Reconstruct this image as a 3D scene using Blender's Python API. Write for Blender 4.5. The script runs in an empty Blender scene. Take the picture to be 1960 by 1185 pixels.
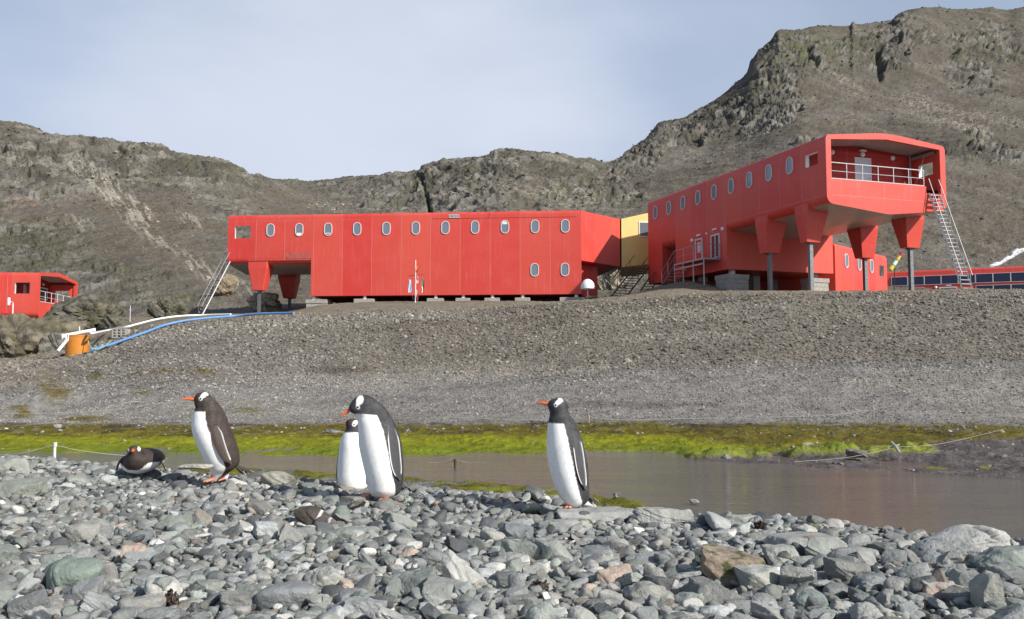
import bpy, bmesh, math, random
import numpy as np
from mathutils import Vector, Matrix
from mathutils.geometry import tessellate_polygon

C = bpy.context.scene
COL = C.collection
random.seed(7)
RNG = np.random.default_rng(11)

# ------------------------------------------------------------------ camera, sky, sun, exposure
EYE = 1.6                                    # the camera crouches 1.6 m above the pond (water level is z = 0)
F = 1769.0                                   # focal length in pixels of the 1960 px wide photograph
TILT = math.atan((718 - 592.5) / F)
ST, CT = math.sin(TILT), math.cos(TILT)
cam_d = bpy.data.cameras.new('camera')
cam = bpy.data.objects.new('camera', cam_d)
COL.objects.link(cam)
cam.location = (0, 0, EYE)
cam.rotation_euler = (math.pi / 2 + TILT, 0, 0)
cam_d.sensor_width = 36.0
cam_d.lens = 36.0 * F / 1960.0
cam_d.clip_start = 0.05
cam_d.clip_end = 4000
C.camera = cam

SUN_AZ = math.radians(53)                    # sun behind the camera, to the right
SUN_EL = math.radians(33)
to_sun = Vector((math.sin(SUN_AZ) * math.cos(SUN_EL), -math.cos(SUN_AZ) * math.cos(SUN_EL), math.sin(SUN_EL)))
sd = bpy.data.lights.new('sun', 'SUN')
sd.energy = 5.0
sd.angle = math.radians(0.9)
sd.color = (1.0, 0.95, 0.87)
sun = bpy.data.objects.new('sun', sd)
COL.objects.link(sun)
sun.rotation_euler = to_sun.to_track_quat('Z', 'Y').to_euler()
sun.location = (30, -20, 40)

w = bpy.data.worlds.new('World')
C.world = w
w.use_nodes = True
nt = w.node_tree
nt.nodes.clear()
wout = nt.nodes.new('ShaderNodeOutputWorld')
bg = nt.nodes.new('ShaderNodeBackground')
sky = nt.nodes.new('ShaderNodeTexSky')
sky.sky_type = 'NISHITA'
sky.sun_disc = False
sky.sun_elevation = SUN_EL
sky.sun_rotation = math.atan2(to_sun.x, to_sun.y)
sky.air_density = 1.0
sky.dust_density = 1.5
tc = nt.nodes.new('ShaderNodeTexCoord')
mp = nt.nodes.new('ShaderNodeMapping')
mp.inputs['Scale'].default_value = (1.1, 1.1, 2.6)
mp.inputs['Location'].default_value = (0.35, 0.0, 0.2)
n1 = nt.nodes.new('ShaderNodeTexNoise')
n1.inputs['Scale'].default_value = 1.9
n1.inputs['Detail'].default_value = 5
n1.inputs['Roughness'].default_value = 0.48
n1.inputs['Distortion'].default_value = 0.5
rmp = nt.nodes.new('ShaderNodeValToRGB')
rmp.color_ramp.elements[0].position = 0.36
rmp.color_ramp.elements[0].color = (0.56, 0.56, 0.56, 1)
rmp.color_ramp.elements[1].position = 0.64
rmp.color_ramp.elements[1].color = (0.95, 0.95, 0.95, 1)
mixs = nt.nodes.new('ShaderNodeMix')
mixs.data_type = 'RGBA'
mixs.inputs['B'].default_value = (4.5, 5.2, 6.6, 1)      # thin high cloud
bg.inputs['Strength'].default_value = 0.1
L = nt.links.new
L(tc.outputs['Generated'], mp.inputs['Vector'])
L(mp.outputs['Vector'], n1.inputs['Vector'])
L(n1.outputs['Fac'], rmp.inputs['Fac'])
sepz = nt.nodes.new('ShaderNodeSeparateXYZ')
L(tc.outputs['Generated'], sepz.inputs[0])
thin = nt.nodes.new('ShaderNodeMapRange')
thin.interpolation_type = 'SMOOTHSTEP'
thin.inputs['From Min'].default_value = 0.34
thin.inputs['From Max'].default_value = 0.62
thin.inputs['To Min'].default_value = 1.0
thin.inputs['To Max'].default_value = 0.10
L(sepz.outputs['Z'], thin.inputs['Value'])
cmul = nt.nodes.new('ShaderNodeMath')
cmul.operation = 'MULTIPLY'
L(rmp.outputs['Color'], cmul.inputs[0])
L(thin.outputs['Result'], cmul.inputs[1])
L(cmul.outputs[0], mixs.inputs['Factor'])
L(sky.outputs['Color'], mixs.inputs['A'])
dotn = nt.nodes.new('ShaderNodeVectorMath')
dotn.operation = 'DOT_PRODUCT'
dotn.inputs[1].default_value = Vector((-0.17, 1.0, 0.24)).normalized()
L(tc.outputs['Generated'], dotn.inputs[0])
n2 = nt.nodes.new('ShaderNodeTexNoise')
n2.inputs['Scale'].default_value = 5.0
n2.inputs['Detail'].default_value = 4
L(mp.outputs['Vector'], n2.inputs['Vector'])
mad = nt.nodes.new('ShaderNodeMath')
mad.operation = 'MULTIPLY_ADD'
mad.inputs[1].default_value = 0.06
L(n2.outputs['Fac'], mad.inputs[0])
L(dotn.outputs['Value'], mad.inputs[2])
mr = nt.nodes.new('ShaderNodeMapRange')
mr.interpolation_type = 'SMOOTHSTEP'
mr.inputs['From Min'].default_value = 0.965
mr.inputs['From Max'].default_value = 1.035
mr.inputs['To Max'].default_value = 0.75
L(mad.outputs[0], mr.inputs['Value'])
mix2 = nt.nodes.new('ShaderNodeMix')
mix2.data_type = 'RGBA'
mix2.inputs['B'].default_value = (6.2, 6.65, 7.6, 1)
L(mr.outputs['Result'], mix2.inputs['Factor'])
L(mixs.outputs['Result'], mix2.inputs['A'])
L(mix2.outputs['Result'], bg.inputs['Color'])
L(bg.outputs['Background'], wout.inputs['Surface'])
C.view_settings.view_transform = 'Standard'
C.view_settings.look = 'None'
C.view_settings.exposure = 0.26
C.view_settings.gamma = 1.0
C.cycles.max_bounces = 6
C.cycles.use_denoising = True

# ------------------------------------------------------------------ helpers


def ray(x, y):
    u = (x - 980) / F
    v = (592.5 - y) / F
    return np.array([u, CT - v * ST, ST + v * CT]) / (CT - v * ST)


def at(x, y, Y):
    r = ray(x, y) * Y
    return Vector((r[0], r[1], r[2] + EYE))


def tag(o, label=None, cat=None, group=None, kind=None):
    if label:
        o['label'] = label
    if cat:
        o['category'] = cat
    if group:
        o['group'] = group
    if kind:
        o['kind'] = kind
    return o


def empty(name, loc, label=None, cat=None, group=None, xdir=None):
    o = bpy.data.objects.new(name, None)
    COL.objects.link(o)
    o.empty_display_size = 0.2
    o.location = loc
    if xdir is not None:
        o.rotation_euler = (0, 0, math.atan2(xdir[1], xdir[0]))
    return tag(o, label, cat, group)


def np_mesh(name, V, Fc, smooth=True, cols=None, sharp=None, mat=None):
    """mesh from numpy arrays; Fc is an (n,k) array or list of arrays with k = 3 or 4"""
    me = bpy.data.meshes.new(name)
    if not isinstance(Fc, list):
        Fc = [Fc]
    Fc = [np.asarray(f, dtype=np.int32) for f in Fc if len(f)]
    loops = np.concatenate([f.ravel() for f in Fc])
    sizes = np.concatenate([np.full(len(f), f.shape[1], dtype=np.int32) for f in Fc])
    starts = np.concatenate([[0], np.cumsum(sizes)[:-1]]).astype(np.int32)
    me.vertices.add(len(V))
    me.vertices.foreach_set('co', np.asarray(V, dtype=np.float32).ravel())
    me.loops.add(len(loops))
    me.loops.foreach_set('vertex_index', loops)
    me.polygons.add(len(sizes))
    me.polygons.foreach_set('loop_start', starts)
    me.polygons.foreach_set('loop_total', sizes)
    me.update(calc_edges=True)
    if smooth:
        me.shade_smooth()
        if sharp:
            me.set_sharp_from_angle(angle=math.radians(sharp))
    else:
        me.shade_flat()
    if cols is not None:
        a = me.color_attributes.new('col', 'FLOAT_COLOR', 'POINT')
        c4 = np.ones((len(V), 4), dtype=np.float32)
        c4[:, :3] = cols
        a.data.foreach_set('color', c4.ravel())
    if mat:
        me.materials.append(mat)
    return me


def link(name, me, parent=None, loc=None):
    o = bpy.data.objects.new(name, me)
    COL.objects.link(o)
    if parent is not None:
        o.parent = parent
    if loc is not None:
        o.location = loc
    return o


class MB:
    """collects shapes into one mesh"""

    def __init__(self):
        self.v, self.f, self.m = [], [], []

    def add(self, verts, faces, mi=0):
        b = len(self.v)
        self.v += [tuple(p) for p in verts]
        self.f += [tuple(b + i for i in f) for f in faces]
        self.m += [mi] * len(faces)
        return self

    def box(self, c, s, mi=0, rz=0.0, ax=None):
        hx, hy, hz = s[0] / 2, s[1] / 2, s[2] / 2
        vs = [Vector((x, y, z)) for x in (-hx, hx) for y in (-hy, hy) for z in (-hz, hz)]
        if ax is not None:
            vs = [ax @ p for p in vs]
        elif rz:
            vs = [Matrix.Rotation(rz, 3, 'Z') @ p for p in vs]
        vs = [p + Vector(c) for p in vs]
        return self.hexa(vs, mi)

    def hexa(self, v, mi=0):
        return self.add(v, [(0, 1, 3, 2), (4, 6, 7, 5), (0, 4, 5, 1), (2, 3, 7, 6), (0, 2, 6, 4), (1, 5, 7, 3)], mi)

    def span(self, x0, x1, y0, y1, z0, z1, mi=0):
        return self.box(((x0 + x1) / 2, (y0 + y1) / 2, (z0 + z1) / 2), (abs(x1 - x0), abs(y1 - y0), abs(z1 - z0)), mi)

    def tube(self, pts, r, n=8, mi=0, cap=True):
        pts = [Vector(p) for p in pts]
        rs = r if isinstance(r, (list, tuple)) else [r] * len(pts)
        rings = []
        up = Vector((0, 0, 1))
        for i, p in enumerate(pts):
            t = (pts[min(i + 1, len(pts) - 1)] - pts[max(i - 1, 0)]).normalized()
            a = up if abs(t.dot(up)) < 0.95 else Vector((1, 0, 0))
            s = t.cross(a).normalized()
            q = s.cross(t)
            rings += [p + rs[i] * (math.cos(2 * math.pi * k / n) * s + math.sin(2 * math.pi * k / n) * q) for k in range(n)]
        fs = []
        for i in range(len(pts) - 1):
            for k in range(n):
                k2 = (k + 1) % n
                fs.append((i * n + k, i * n + k2, (i + 1) * n + k2, (i + 1) * n + k))
        if cap:
            fs.append(tuple(reversed(range(n))))
            fs.append(tuple((len(pts) - 1) * n + k for k in range(n)))
        return self.add(rings, fs, mi)

    def lathe(self, prof, c=(0, 0, 0), n=24, mi=0):
        vs, fs = [], []
        for r, z in prof:
            for k in range(n):
                a = 2 * math.pi * k / n
                vs.append((c[0] + r * math.cos(a), c[1] + r * math.sin(a), c[2] + z))
        for i in range(len(prof) - 1):
            for k in range(n):
                k2 = (k + 1) % n
                fs.append((i * n + k, i * n + k2, (i + 1) * n + k2, (i + 1) * n + k))
        fs.append(tuple(reversed(range(n))))
        fs.append(tuple((len(prof) - 1) * n + k for k in range(n)))
        return self.add(vs, fs, mi)

    def plate(self, loops, fn, mi=0):
        """planar polygon with holes; loops are lists of 2D points, fn maps 2D to 3D"""
        tri = tessellate_polygon([[Vector((p[0], p[1], 0)) for p in lp] for lp in loops])
        flat = [p for lp in loops for p in lp]
        return self.add([fn(p) for p in flat], [tuple(t) for t in tri], mi)

    def skin(self, loop, fa, fb, mi=0, keep=None):
        """side faces of an extruded loop"""
        n = len(loop)
        for i in range(n):
            a, b = loop[i], loop[(i + 1) % n]
            if keep and not keep(a, b):
                continue
            self.add([fa(a), fa(b), fb(b), fb(a)], [(0, 1, 2, 3)], mi)
        return self

    def prism(self, loops, fa, fb, mi=0):
        self.plate(loops, fa, mi)
        self.plate(loops, fb, mi)
        for lp in loops:
            self.skin(lp, fa, fb, mi)
        return self

    def build(self, name, mats, parent=None, scale=1.0, smooth=None, label=None):
        me = bpy.data.meshes.new(name)
        me.from_pydata([(p[0] * scale, p[1] * scale, p[2] * scale) for p in self.v], [], self.f)
        me.polygons.foreach_set('material_index', self.m)
        bm = bmesh.new()
        bm.from_mesh(me)
        bmesh.ops.remove_doubles(bm, verts=bm.verts, dist=1e-4)
        bmesh.ops.recalc_face_normals(bm, faces=bm.faces)
        bm.to_mesh(me)
        bm.free()
        if not isinstance(mats, (list, tuple)):
            mats = [mats]
        for m in mats:
            me.materials.append(m)
        if smooth:
            me.shade_smooth()
            me.set_sharp_from_angle(angle=math.radians(smooth))
        o = link(name, me, parent)
        if label:
            o['label'] = label
        return o


# ------------------------------------------------------------------ procedural materials
class NT:
    def __init__(self, name):
        self.mat = bpy.data.materials.new(name)
        self.mat.use_nodes = True
        self.t = self.mat.node_tree
        self.b = self.t.nodes['Principled BSDF']

    def n(self, typ, **kw):
        nd = self.t.nodes.new(typ)
        for k, v in kw.items():
            if hasattr(nd, k):
                setattr(nd, k, v)
            else:
                nd.inputs[k].default_value = v
        return nd

    def l(self, a, b):
        self.t.links.new(a, b)

    def noise(self, vec, scale, detail=4, rough=0.55, dist=0.0):
        nd = self.n('ShaderNodeTexNoise')
        nd.inputs['Scale'].default_value = scale
        nd.inputs['Detail'].default_value = detail
        nd.inputs['Roughness'].default_value = rough
        nd.inputs['Distortion'].default_value = dist
        if vec is not None:
            self.l(vec, nd.inputs['Vector'])
        return nd

    def ramp(self, fac, stops):
        r = self.n('ShaderNodeValToRGB')
        el = r.color_ramp.elements
        el[0].position, el[0].color = stops[0][0], (*stops[0][1], 1)
        el[1].position, el[1].color = stops[-1][0], (*stops[-1][1], 1)
        for p, c in stops[1:-1]:
            e = el.new(p)
            e.color = (*c, 1)
        self.l(fac, r.inputs['Fac'])
        return r

    def mix(self, fac, a, b, mode='MIX'):
        m = self.n('ShaderNodeMix')
        m.data_type = 'RGBA'
        m.blend_type = mode
        for s, v in (('Factor', fac), ('A', a), ('B', b)):
            if hasattr(v, 'is_output') or isinstance(v, bpy.types.NodeSocket):
                self.l(v, m.inputs[s])
            elif isinstance(v, (int, float)):
                m.inputs[s].default_value = v
            else:
                m.inputs[s].default_value = (*v, 1)
        return m.outputs['Result']

    def bump(self, h, dist, strength=1.0, nrm=None):
        b = self.n('ShaderNodeBump')
        b.inputs['Strength'].default_value = strength
        b.inputs['Distance'].default_value = dist
        self.l(h, b.inputs['Height'])
        if nrm is not None:
            self.l(nrm, b.inputs['Normal'])
        return b.outputs['Normal']

    def base(self, c):
        if isinstance(c, bpy.types.NodeSocket):
            self.l(c, self.b.inputs['Base Color'])
        else:
            self.b.inputs['Base Color'].default_value = (*c, 1)

    def set(self, rough=None, metal=None, spec=None, ior=None, coat=None):
        if rough is not None:
            self.b.inputs['Roughness'].default_value = rough
        if metal is not None:
            self.b.inputs['Metallic'].default_value = metal
        if spec is not None:
            self.b.inputs['Specular IOR Level'].default_value = spec
        if ior is not None:
            self.b.inputs['IOR'].default_value = ior
        if coat is not None:
            self.b.inputs['Coat Weight'].default_value = coat
        return self


def simple(name, col, rough=0.5, metal=0.0, var=0.12, scale=6.0, spec=None, bump=0.0):
    m = NT(name)
    tcn = m.n('ShaderNodeTexCoord')
    nz = m.noise(tcn.outputs['Object'], scale, 5, 0.6)
    lo = tuple(c * (1 - var) for c in col)
    hi = tuple(min(1, c * (1 + var)) for c in col)
    m.base(m.ramp(nz.outputs['Fac'], [(0.3, lo), (0.7, hi)]).outputs['Color'])
    m.set(rough, metal, spec)
    if bump:
        m.l(m.bump(nz.outputs['Fac'], bump), m.b.inputs['Normal'])
    return m.mat


def red_paint(name, module, off=0.0):
    """weathered fibreglass panels: every panel faded a little differently, pale streaks running down"""
    m = NT(name)
    tcn = m.n('ShaderNodeTexCoord')
    sx = m.n('ShaderNodeSeparateXYZ')
    m.l(tcn.outputs['Object'], sx.inputs[0])
    ad = m.n('ShaderNodeMath', operation='ADD')
    m.l(sx.outputs['X'], ad.inputs[0])
    ad.inputs[1].default_value = off
    dv = m.n('ShaderNodeMath', operation='DIVIDE')
    m.l(ad.outputs[0], dv.inputs[0])
    dv.inputs[1].default_value = module
    fl = m.n('ShaderNodeMath', operation='FLOOR')
    m.l(dv.outputs[0], fl.inputs[0])
    wn = m.n('ShaderNodeTexWhiteNoise')
    wn.noise_dimensions = '1D'
    m.l(fl.outputs[0], wn.inputs['W'])
    pan = m.ramp(wn.outputs['Value'], [(0.0, (0.56, 0.042, 0.034)), (0.4, (0.57, 0.064, 0.045)), (0.75, (0.60, 0.080, 0.052)), (1.0, (0.53, 0.048, 0.037))])
    big = m.noise(tcn.outputs['Object'], 0.5, 4, 0.6)
    c1 = m.mix(m.ramp(big.outputs['Fac'], [(0.42, (0, 0, 0)), (0.75, (0.45, 0.45, 0.45))]).outputs['Color'], pan.outputs['Color'], (0.62, 0.10, 0.085))
    mpn = m.n('ShaderNodeMapping')
    mpn.inputs['Scale'].default_value = (3.5, 3.5, 0.22)
    m.l(tcn.outputs['Object'], mpn.inputs['Vector'])
    stn = m.noise(mpn.outputs['Vector'], 1.6, 5, 0.65)
    c2 = m.mix(m.ramp(stn.outputs['Fac'], [(0.56, (0, 0, 0)), (0.78, (0.42, 0.42, 0.42))]).outputs['Color'], c1, (0.66, 0.24, 0.21))
    fine = m.noise(tcn.outputs['Object'], 14, 4, 0.6)
    c3 = m.mix(0.16, c2, fine.outputs['Color'], 'SOFT_LIGHT')
    m.base(c3)
    m.set(0.42, 0, 0.4)
    m.l(m.bump(big.outputs['Fac'], 0.05, 0.5), m.b.inputs['Normal'])
    return m.mat


K = 1.32                      # metres per model unit of the station drawings (a window module is 2.47 m)
M = {}
M['red'] = red_paint('red_fibreglass', 1.854 * K, (9 * 1.854 - 16.81 + 50 * 1.854) * K)
M['redlong'] = red_paint('red_fibreglass_long', 2.052 * K, (2.052 * 50 - 2.096) * K)
M['seam'] = simple('faded_joint', (0.62, 0.17, 0.15), 0.5, var=0.3, scale=9)
M['yellow'] = simple('yellow_fibreglass', (0.70, 0.56, 0.20), 0.45, var=0.06, scale=1.2)
M['soffit'] = simple('grey_soffit', (0.33, 0.29, 0.27), 0.35, var=0.10, scale=1.5)
M['white'] = simple('white_paint', (0.78, 0.78, 0.78), 0.5, var=0.06)
M['pale'] = simple('pale_grey_frame', (0.60, 0.61, 0.62), 0.45, var=0.08)
M['steel'] = simple('galvanised_steel', (0.36, 0.37, 0.37), 0.42, 0.55, var=0.14, scale=18)
M['post'] = simple('dark_steel_post', (0.16, 0.17, 0.18), 0.5, 0.5, var=0.3, scale=7)
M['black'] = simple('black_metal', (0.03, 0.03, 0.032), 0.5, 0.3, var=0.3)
M['conc'] = simple('concrete', (0.34, 0.33, 0.30), 0.9, var=0.22, scale=5, bump=0.02)
M['wood'] = simple('weathered_wood', (0.30, 0.28, 0.25), 0.85, var=0.3, scale=12, bump=0.004)
M['tank'] = simple('orange_plastic', (0.50, 0.19, 0.025), 0.4, var=0.08, scale=2)
M['bluepipe'] = simple('blue_pipe', (0.12, 0.27, 0.56), 0.45, var=0.12, scale=4)
M['rope'] = simple('pale_rope', (0.33, 0.31, 0.26), 0.9, var=0.15, scale=30)
M['greenhose'] = simple('green_hose', (0.22, 0.42, 0.22), 0.6)
M['plaque'] = simple('grey_plaque', (0.45, 0.46, 0.48), 0.5, var=0.05)
M['ink'] = simple('dark_lettering', (0.09, 0.10, 0.12), 0.6)
M['fblue'] = simple('pale_blue_cloth', (0.32, 0.46, 0.68), 0.8)
M['fred'] = simple('red_cloth', (0.55, 0.03, 0.05), 0.8)
M['fgreen'] = simple('green_cloth', (0.04, 0.22, 0.10), 0.8)
M['fyel'] = simple('yellow_cloth', (0.75, 0.50, 0.05), 0.8)
M['lime'] = simple('lime_band', (0.18, 0.42, 0.09), 0.6)
M['beak'] = simple('orange_beak', (0.72, 0.13, 0.035), 0.4, var=0.12, scale=60)
M['eye'] = simple('black_eye', (0.012, 0.010, 0.010), 0.15, var=0.01)
M['weed'] = simple('dark_seaweed', (0.045, 0.028, 0.02), 0.6, var=0.5, scale=40, bump=0.004)

g = NT('window_glass')
g.base((0.15, 0.18, 0.22))
g.set(0.06, 0, 0.5, 1.9)
M['glass'] = g.mat
g = NT('dark_glass')
g.base((0.02, 0.025, 0.03))
g.set(0.05, 0, 0.6)
M['dglass'] = g.mat
g = NT('solar_cells')
tcn = g.n('ShaderNodeTexCoord')
br = g.n('ShaderNodeTexBrick')
br.offset = 0.0
br.inputs['Color1'].default_value = (0.018, 0.024, 0.06, 1)
br.inputs['Color2'].default_value = (0.022, 0.03, 0.07, 1)
br.inputs['Mortar'].default_value = (0.045, 0.055, 0.10, 1)
br.inputs['Scale'].default_value = 4
g.l(tcn.outputs['Object'], br.inputs['Vector'])
g.base(br.outputs['Color'])
g.set(0.30, 0, 0.25)
M['solar'] = g.mat


def vcol_mat(name, rough, bumps, mottle=0.35, mscale=3.0, vein=False, spec=0.3, fine=0):
    """base colour from the 'col' attribute, broken up by noise; bumps = [(scale, distance)]"""
    m = NT(name)
    at_ = m.n('ShaderNodeVertexColor', layer_name='col')
    geo = m.n('ShaderNodeNewGeometry')
    pos = geo.outputs['Position']
    nz = m.noise(pos, mscale, 6, 0.65)
    f = m.ramp(nz.outputs['Fac'], [(0.25, (1 - mottle,) * 3), (0.75, (1 + mottle,) * 3)])
    c = m.mix(1.0, at_.outputs['Color'], f.outputs['Color'], 'MULTIPLY')
    if fine:
        n3 = m.noise(pos, fine, 4, 0.7)
        c = m.mix(1.0, c, m.ramp(n3.outputs['Fac'], [(0.30, (0.55,) * 3), (0.70, (1.45,) * 3)]).outputs['Color'], 'MULTIPLY')
    if vein:
        nv = m.noise(pos, 9, 3, 0.5, 1.6)
        pk = m.ramp(nv.outputs['Fac'], [(0.485, (0, 0, 0)), (0.5, (0.5, 0.5, 0.5)), (0.515, (0, 0, 0))])
        big = m.noise(pos, 3.1, 2, 0.5)
        gate = m.ramp(big.outputs['Fac'], [(0.55, (0, 0, 0)), (0.62, (1, 1, 1))])
        fac = m.mix(1.0, pk.outputs['Color'], gate.outputs['Color'], 'MULTIPLY')
        c = m.mix(fac, c, (0.52, 0.52, 0.50))
        sp = m.noise(pos, 160, 3, 0.7)
        c = m.mix(0.35, c, m.ramp(sp.outputs['Fac'], [(0.3, (0.35,) * 3), (0.7, (0.66,) * 3)]).outputs['Color'], 'OVERLAY')
        bl = m.noise(pos, 7.0, 5, 0.7)
        c = m.mix(m.ramp(bl.outputs['Fac'], [(0.62, (0, 0, 0)), (0.70, (0.40, 0.40, 0.40))]).outputs['Color'], c, (0.36, 0.36, 0.34))
    m.base(c)
    m.set(rough, 0, spec)
    nrm = None
    for sc, dist in bumps:
        b = m.noise(pos, sc, 5, 0.62)
        nrm = m.bump(b.outputs['Fac'], dist, 1.0, nrm)
    if nrm is not None:
        m.l(nrm, m.b.inputs['Normal'])
    return m.mat


M['terrain'] = vcol_mat('ground_cover', 0.92, [(1.1, 0.30), (5.0, 0.10), (19.0, 0.03)], 0.30, 2.6, spec=0.15)
M['hill'] = vcol_mat('hillside_rock', 0.93, [(0.9, 0.25), (3.2, 0.12)], 0.26, 0.9, spec=0.12, fine=5.0)
M['stone'] = vcol_mat('beach_stone', 0.72, [(22, 0.012), (85, 0.006), (300, 0.0015)], 0.26, 14.0, vein=True, spec=0.35)
M['rubble'] = vcol_mat('rubble_stone', 0.9, [(12, 0.03)], 0.25, 9.0, spec=0.15)
M['rock'] = vcol_mat('outcrop_rock', 0.92, [(0.8, 0.35), (3.0, 0.12), (14.0, 0.03)], 0.45, 2.2, spec=0.12)
M['feather'] = vcol_mat('plumage', 0.62, [(140, 0.002), (420, 0.0007)], 0.07, 42.0, spec=0.25)


# ------------------------------------------------------------------ numpy noise
def _h(ix, iy, seed):
    h = (ix.astype(np.int64) * 374761393 + iy.astype(np.int64) * 668265263 + seed * 1442695041) & 0xffffffff
    h = ((h ^ (h >> 13)) * 1274126177) & 0xffffffff
    h = ((h ^ (h >> 16)) * 2246822519) & 0xffffffff
    return (h ^ (h >> 15)) & 0xffffffff


def hf(ix, iy, seed):
    return _h(ix, iy, seed) / 4294967296.0


def gnoise(x, y, seed=0):
    ix, iy = np.floor(x), np.floor(y)
    fx, fy = x - ix, y - iy
    u = fx * fx * fx * (fx * (fx * 6 - 15) + 10)
    v = fy * fy * fy * (fy * (fy * 6 - 15) + 10)

    def gr(ox, oy):
        a = hf(ix + ox, iy + oy, seed) * 2 * np.pi
        return np.cos(a) * (fx - ox) + np.sin(a) * (fy - oy)
    return 1.5 * ((gr(0, 0) * (1 - u) + gr(1, 0) * u) * (1 - v) + (gr(0, 1) * (1 - u) + gr(1, 1) * u) * v)


def fbm(x, y, octv=5, seed=0, gain=0.5):
    s, a, f = 0, 1.0, 1.0
    for i in range(octv):
        s = s + a * gnoise(x * f + 17.3 * i, y * f - 9.1 * i, seed + i)
        a *= gain
        f *= 2.03
    return s


def facet(x, y, seed, slope=0.9):
    """angular blocks: nearest-cell planes with their own tilt; returns height and edge distance"""
    ix, iy = np.floor(x), np.floor(y)
    d1 = np.full(x.shape, 9.0)
    d2 = np.full(x.shape, 9.0)
    hh = np.zeros(x.shape)
    rr = np.zeros(x.shape)
    for ox in (-1, 0, 1):
        for oy in (-1, 0, 1):
            cx, cy = ix + ox, iy + oy
            px = cx + hf(cx, cy, seed)
            py = cy + hf(cx, cy, seed + 1)
            dx, dy = x - px, y - py
            d = dx * dx + dy * dy
            k = hf(cx, cy, seed + 2)
            gx = (hf(cx, cy, seed + 3) - 0.5) * 2
            gy = (hf(cx, cy, seed + 4) - 0.5) * 2
            v = k - 0.5 + slope * (gx * dx + gy * dy)
            near = d < d1
            d2 = np.where(near, d1, np.minimum(d2, d))
            hh = np.where(near, v, hh)
            rr = np.where(near, k, rr)
            d1 = np.where(near, d, d1)
    return hh, np.sqrt(d2) - np.sqrt(d1), rr


def sstep(a, b, x):
    t = np.clip((x - a) / (b - a), 0, 1)
    return t * t * (3 - 2 * t)


def pchip(xk, yk, xq):
    xk, yk = np.asarray(xk, float), np.asarray(yk, float)
    h = np.diff(xk)
    d = np.diff(yk) / h
    m = np.zeros_like(yk)
    m[0], m[-1] = d[0], d[-1]
    for i in range(1, len(xk) - 1):
        if d[i - 1] * d[i] > 0:
            w1, w2 = 2 * h[i] + h[i - 1], h[i] + 2 * h[i - 1]
            m[i] = (w1 + w2) / (w1 / d[i - 1] + w2 / d[i])
    xq = np.clip(xq, xk[0], xk[-1])
    i = np.clip(np.searchsorted(xk, xq) - 1, 0, len(xk) - 2)
    t = (xq - xk[i]) / h[i]
    return ((1 + 2 * t) * (1 - t) ** 2 * yk[i] + t * (1 - t) ** 2 * h[i] * m[i] + t * t * (3 - 2 * t) * yk[i + 1] + t * t * (t - 1) * h[i] * m[i + 1])

# ------------------------------------------------------------------ terrain: bank, terrace and hills (one grid, cut into two sheets)
def vy(y):
    v = (592.5 - np.asarray(y, float)) / F
    return (ST + v * CT) / (CT - v * ST), 1.0 / (F * (CT - v * ST))


CX = np.concatenate([np.arange(-760, -44, 9.0), np.arange(-44, 2008, 1.95), np.arange(2008, 2760, 9.0)])
NC = len(CX)


def curve(pts):
    return pchip([p[0] for p in pts], [p[1] for p in pts], CX)


SKYL = [(-760, 205), (-300, 215), (-100, 228), (0, 238), (30, 240), (60, 247), (105, 262), (130, 264), (158, 266), (172, 268), (200, 272), (250, 279), (296, 284), (318, 287), (330, 297), (370, 301), (400, 306),
        (440, 320), (462, 332), (475, 344), (500, 347), (520, 352), (545, 357), (575, 358), (610, 357), (640, 355), (665, 348), (700, 345), (740, 343), (780, 339), (800, 336), (812, 324), (835, 317), (870, 311),
        (915, 308), (945, 300), (985, 298), (1030, 301), (1070, 302), (1085, 304), (1110, 312), (1130, 311), (1150, 320), (1165, 322), (1180, 315), (1210, 293), (1245, 268), (1262, 250), (1300, 240), (1350, 214),
        (1385, 190), (1410, 168), (1430, 150), (1438, 128), (1450, 110), (1468, 96), (1486, 76), (1492, 70), (1520, 71), (1545, 65), (1570, 62), (1610, 63), (1628, 62), (1633, 54), (1640, 60), (1670, 58), (1708, 53), (1718, 45),
        (1730, 36), (1760, 29), (1800, 28), (1815, 31), (1850, 33), (1900, 31), (1930, 35), (1960, 29), (2100, 24), (2400, 40), (2760, 60)]
SHORE = [(-760, 862), (0, 864), (400, 866), (700, 871), (1000, 870), (1060, 868), (1110, 865), (1240, 864), (1290, 866), (1315, 874), (1340, 879), (1400, 884), (1480, 889), (1560, 893), (1700, 901), (1850, 912), (1960, 920), (2300, 945), (2760, 960)]
shore_y = curve(SHORE)
shore_Y = EYE / -vy(shore_y)[0]
nodes = []          # (Y, y) per column


def node(Yp, yp):
    nodes.append((curve(Yp) if isinstance(Yp, list) else np.full(NC, float(Yp)), curve(yp)))


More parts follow.
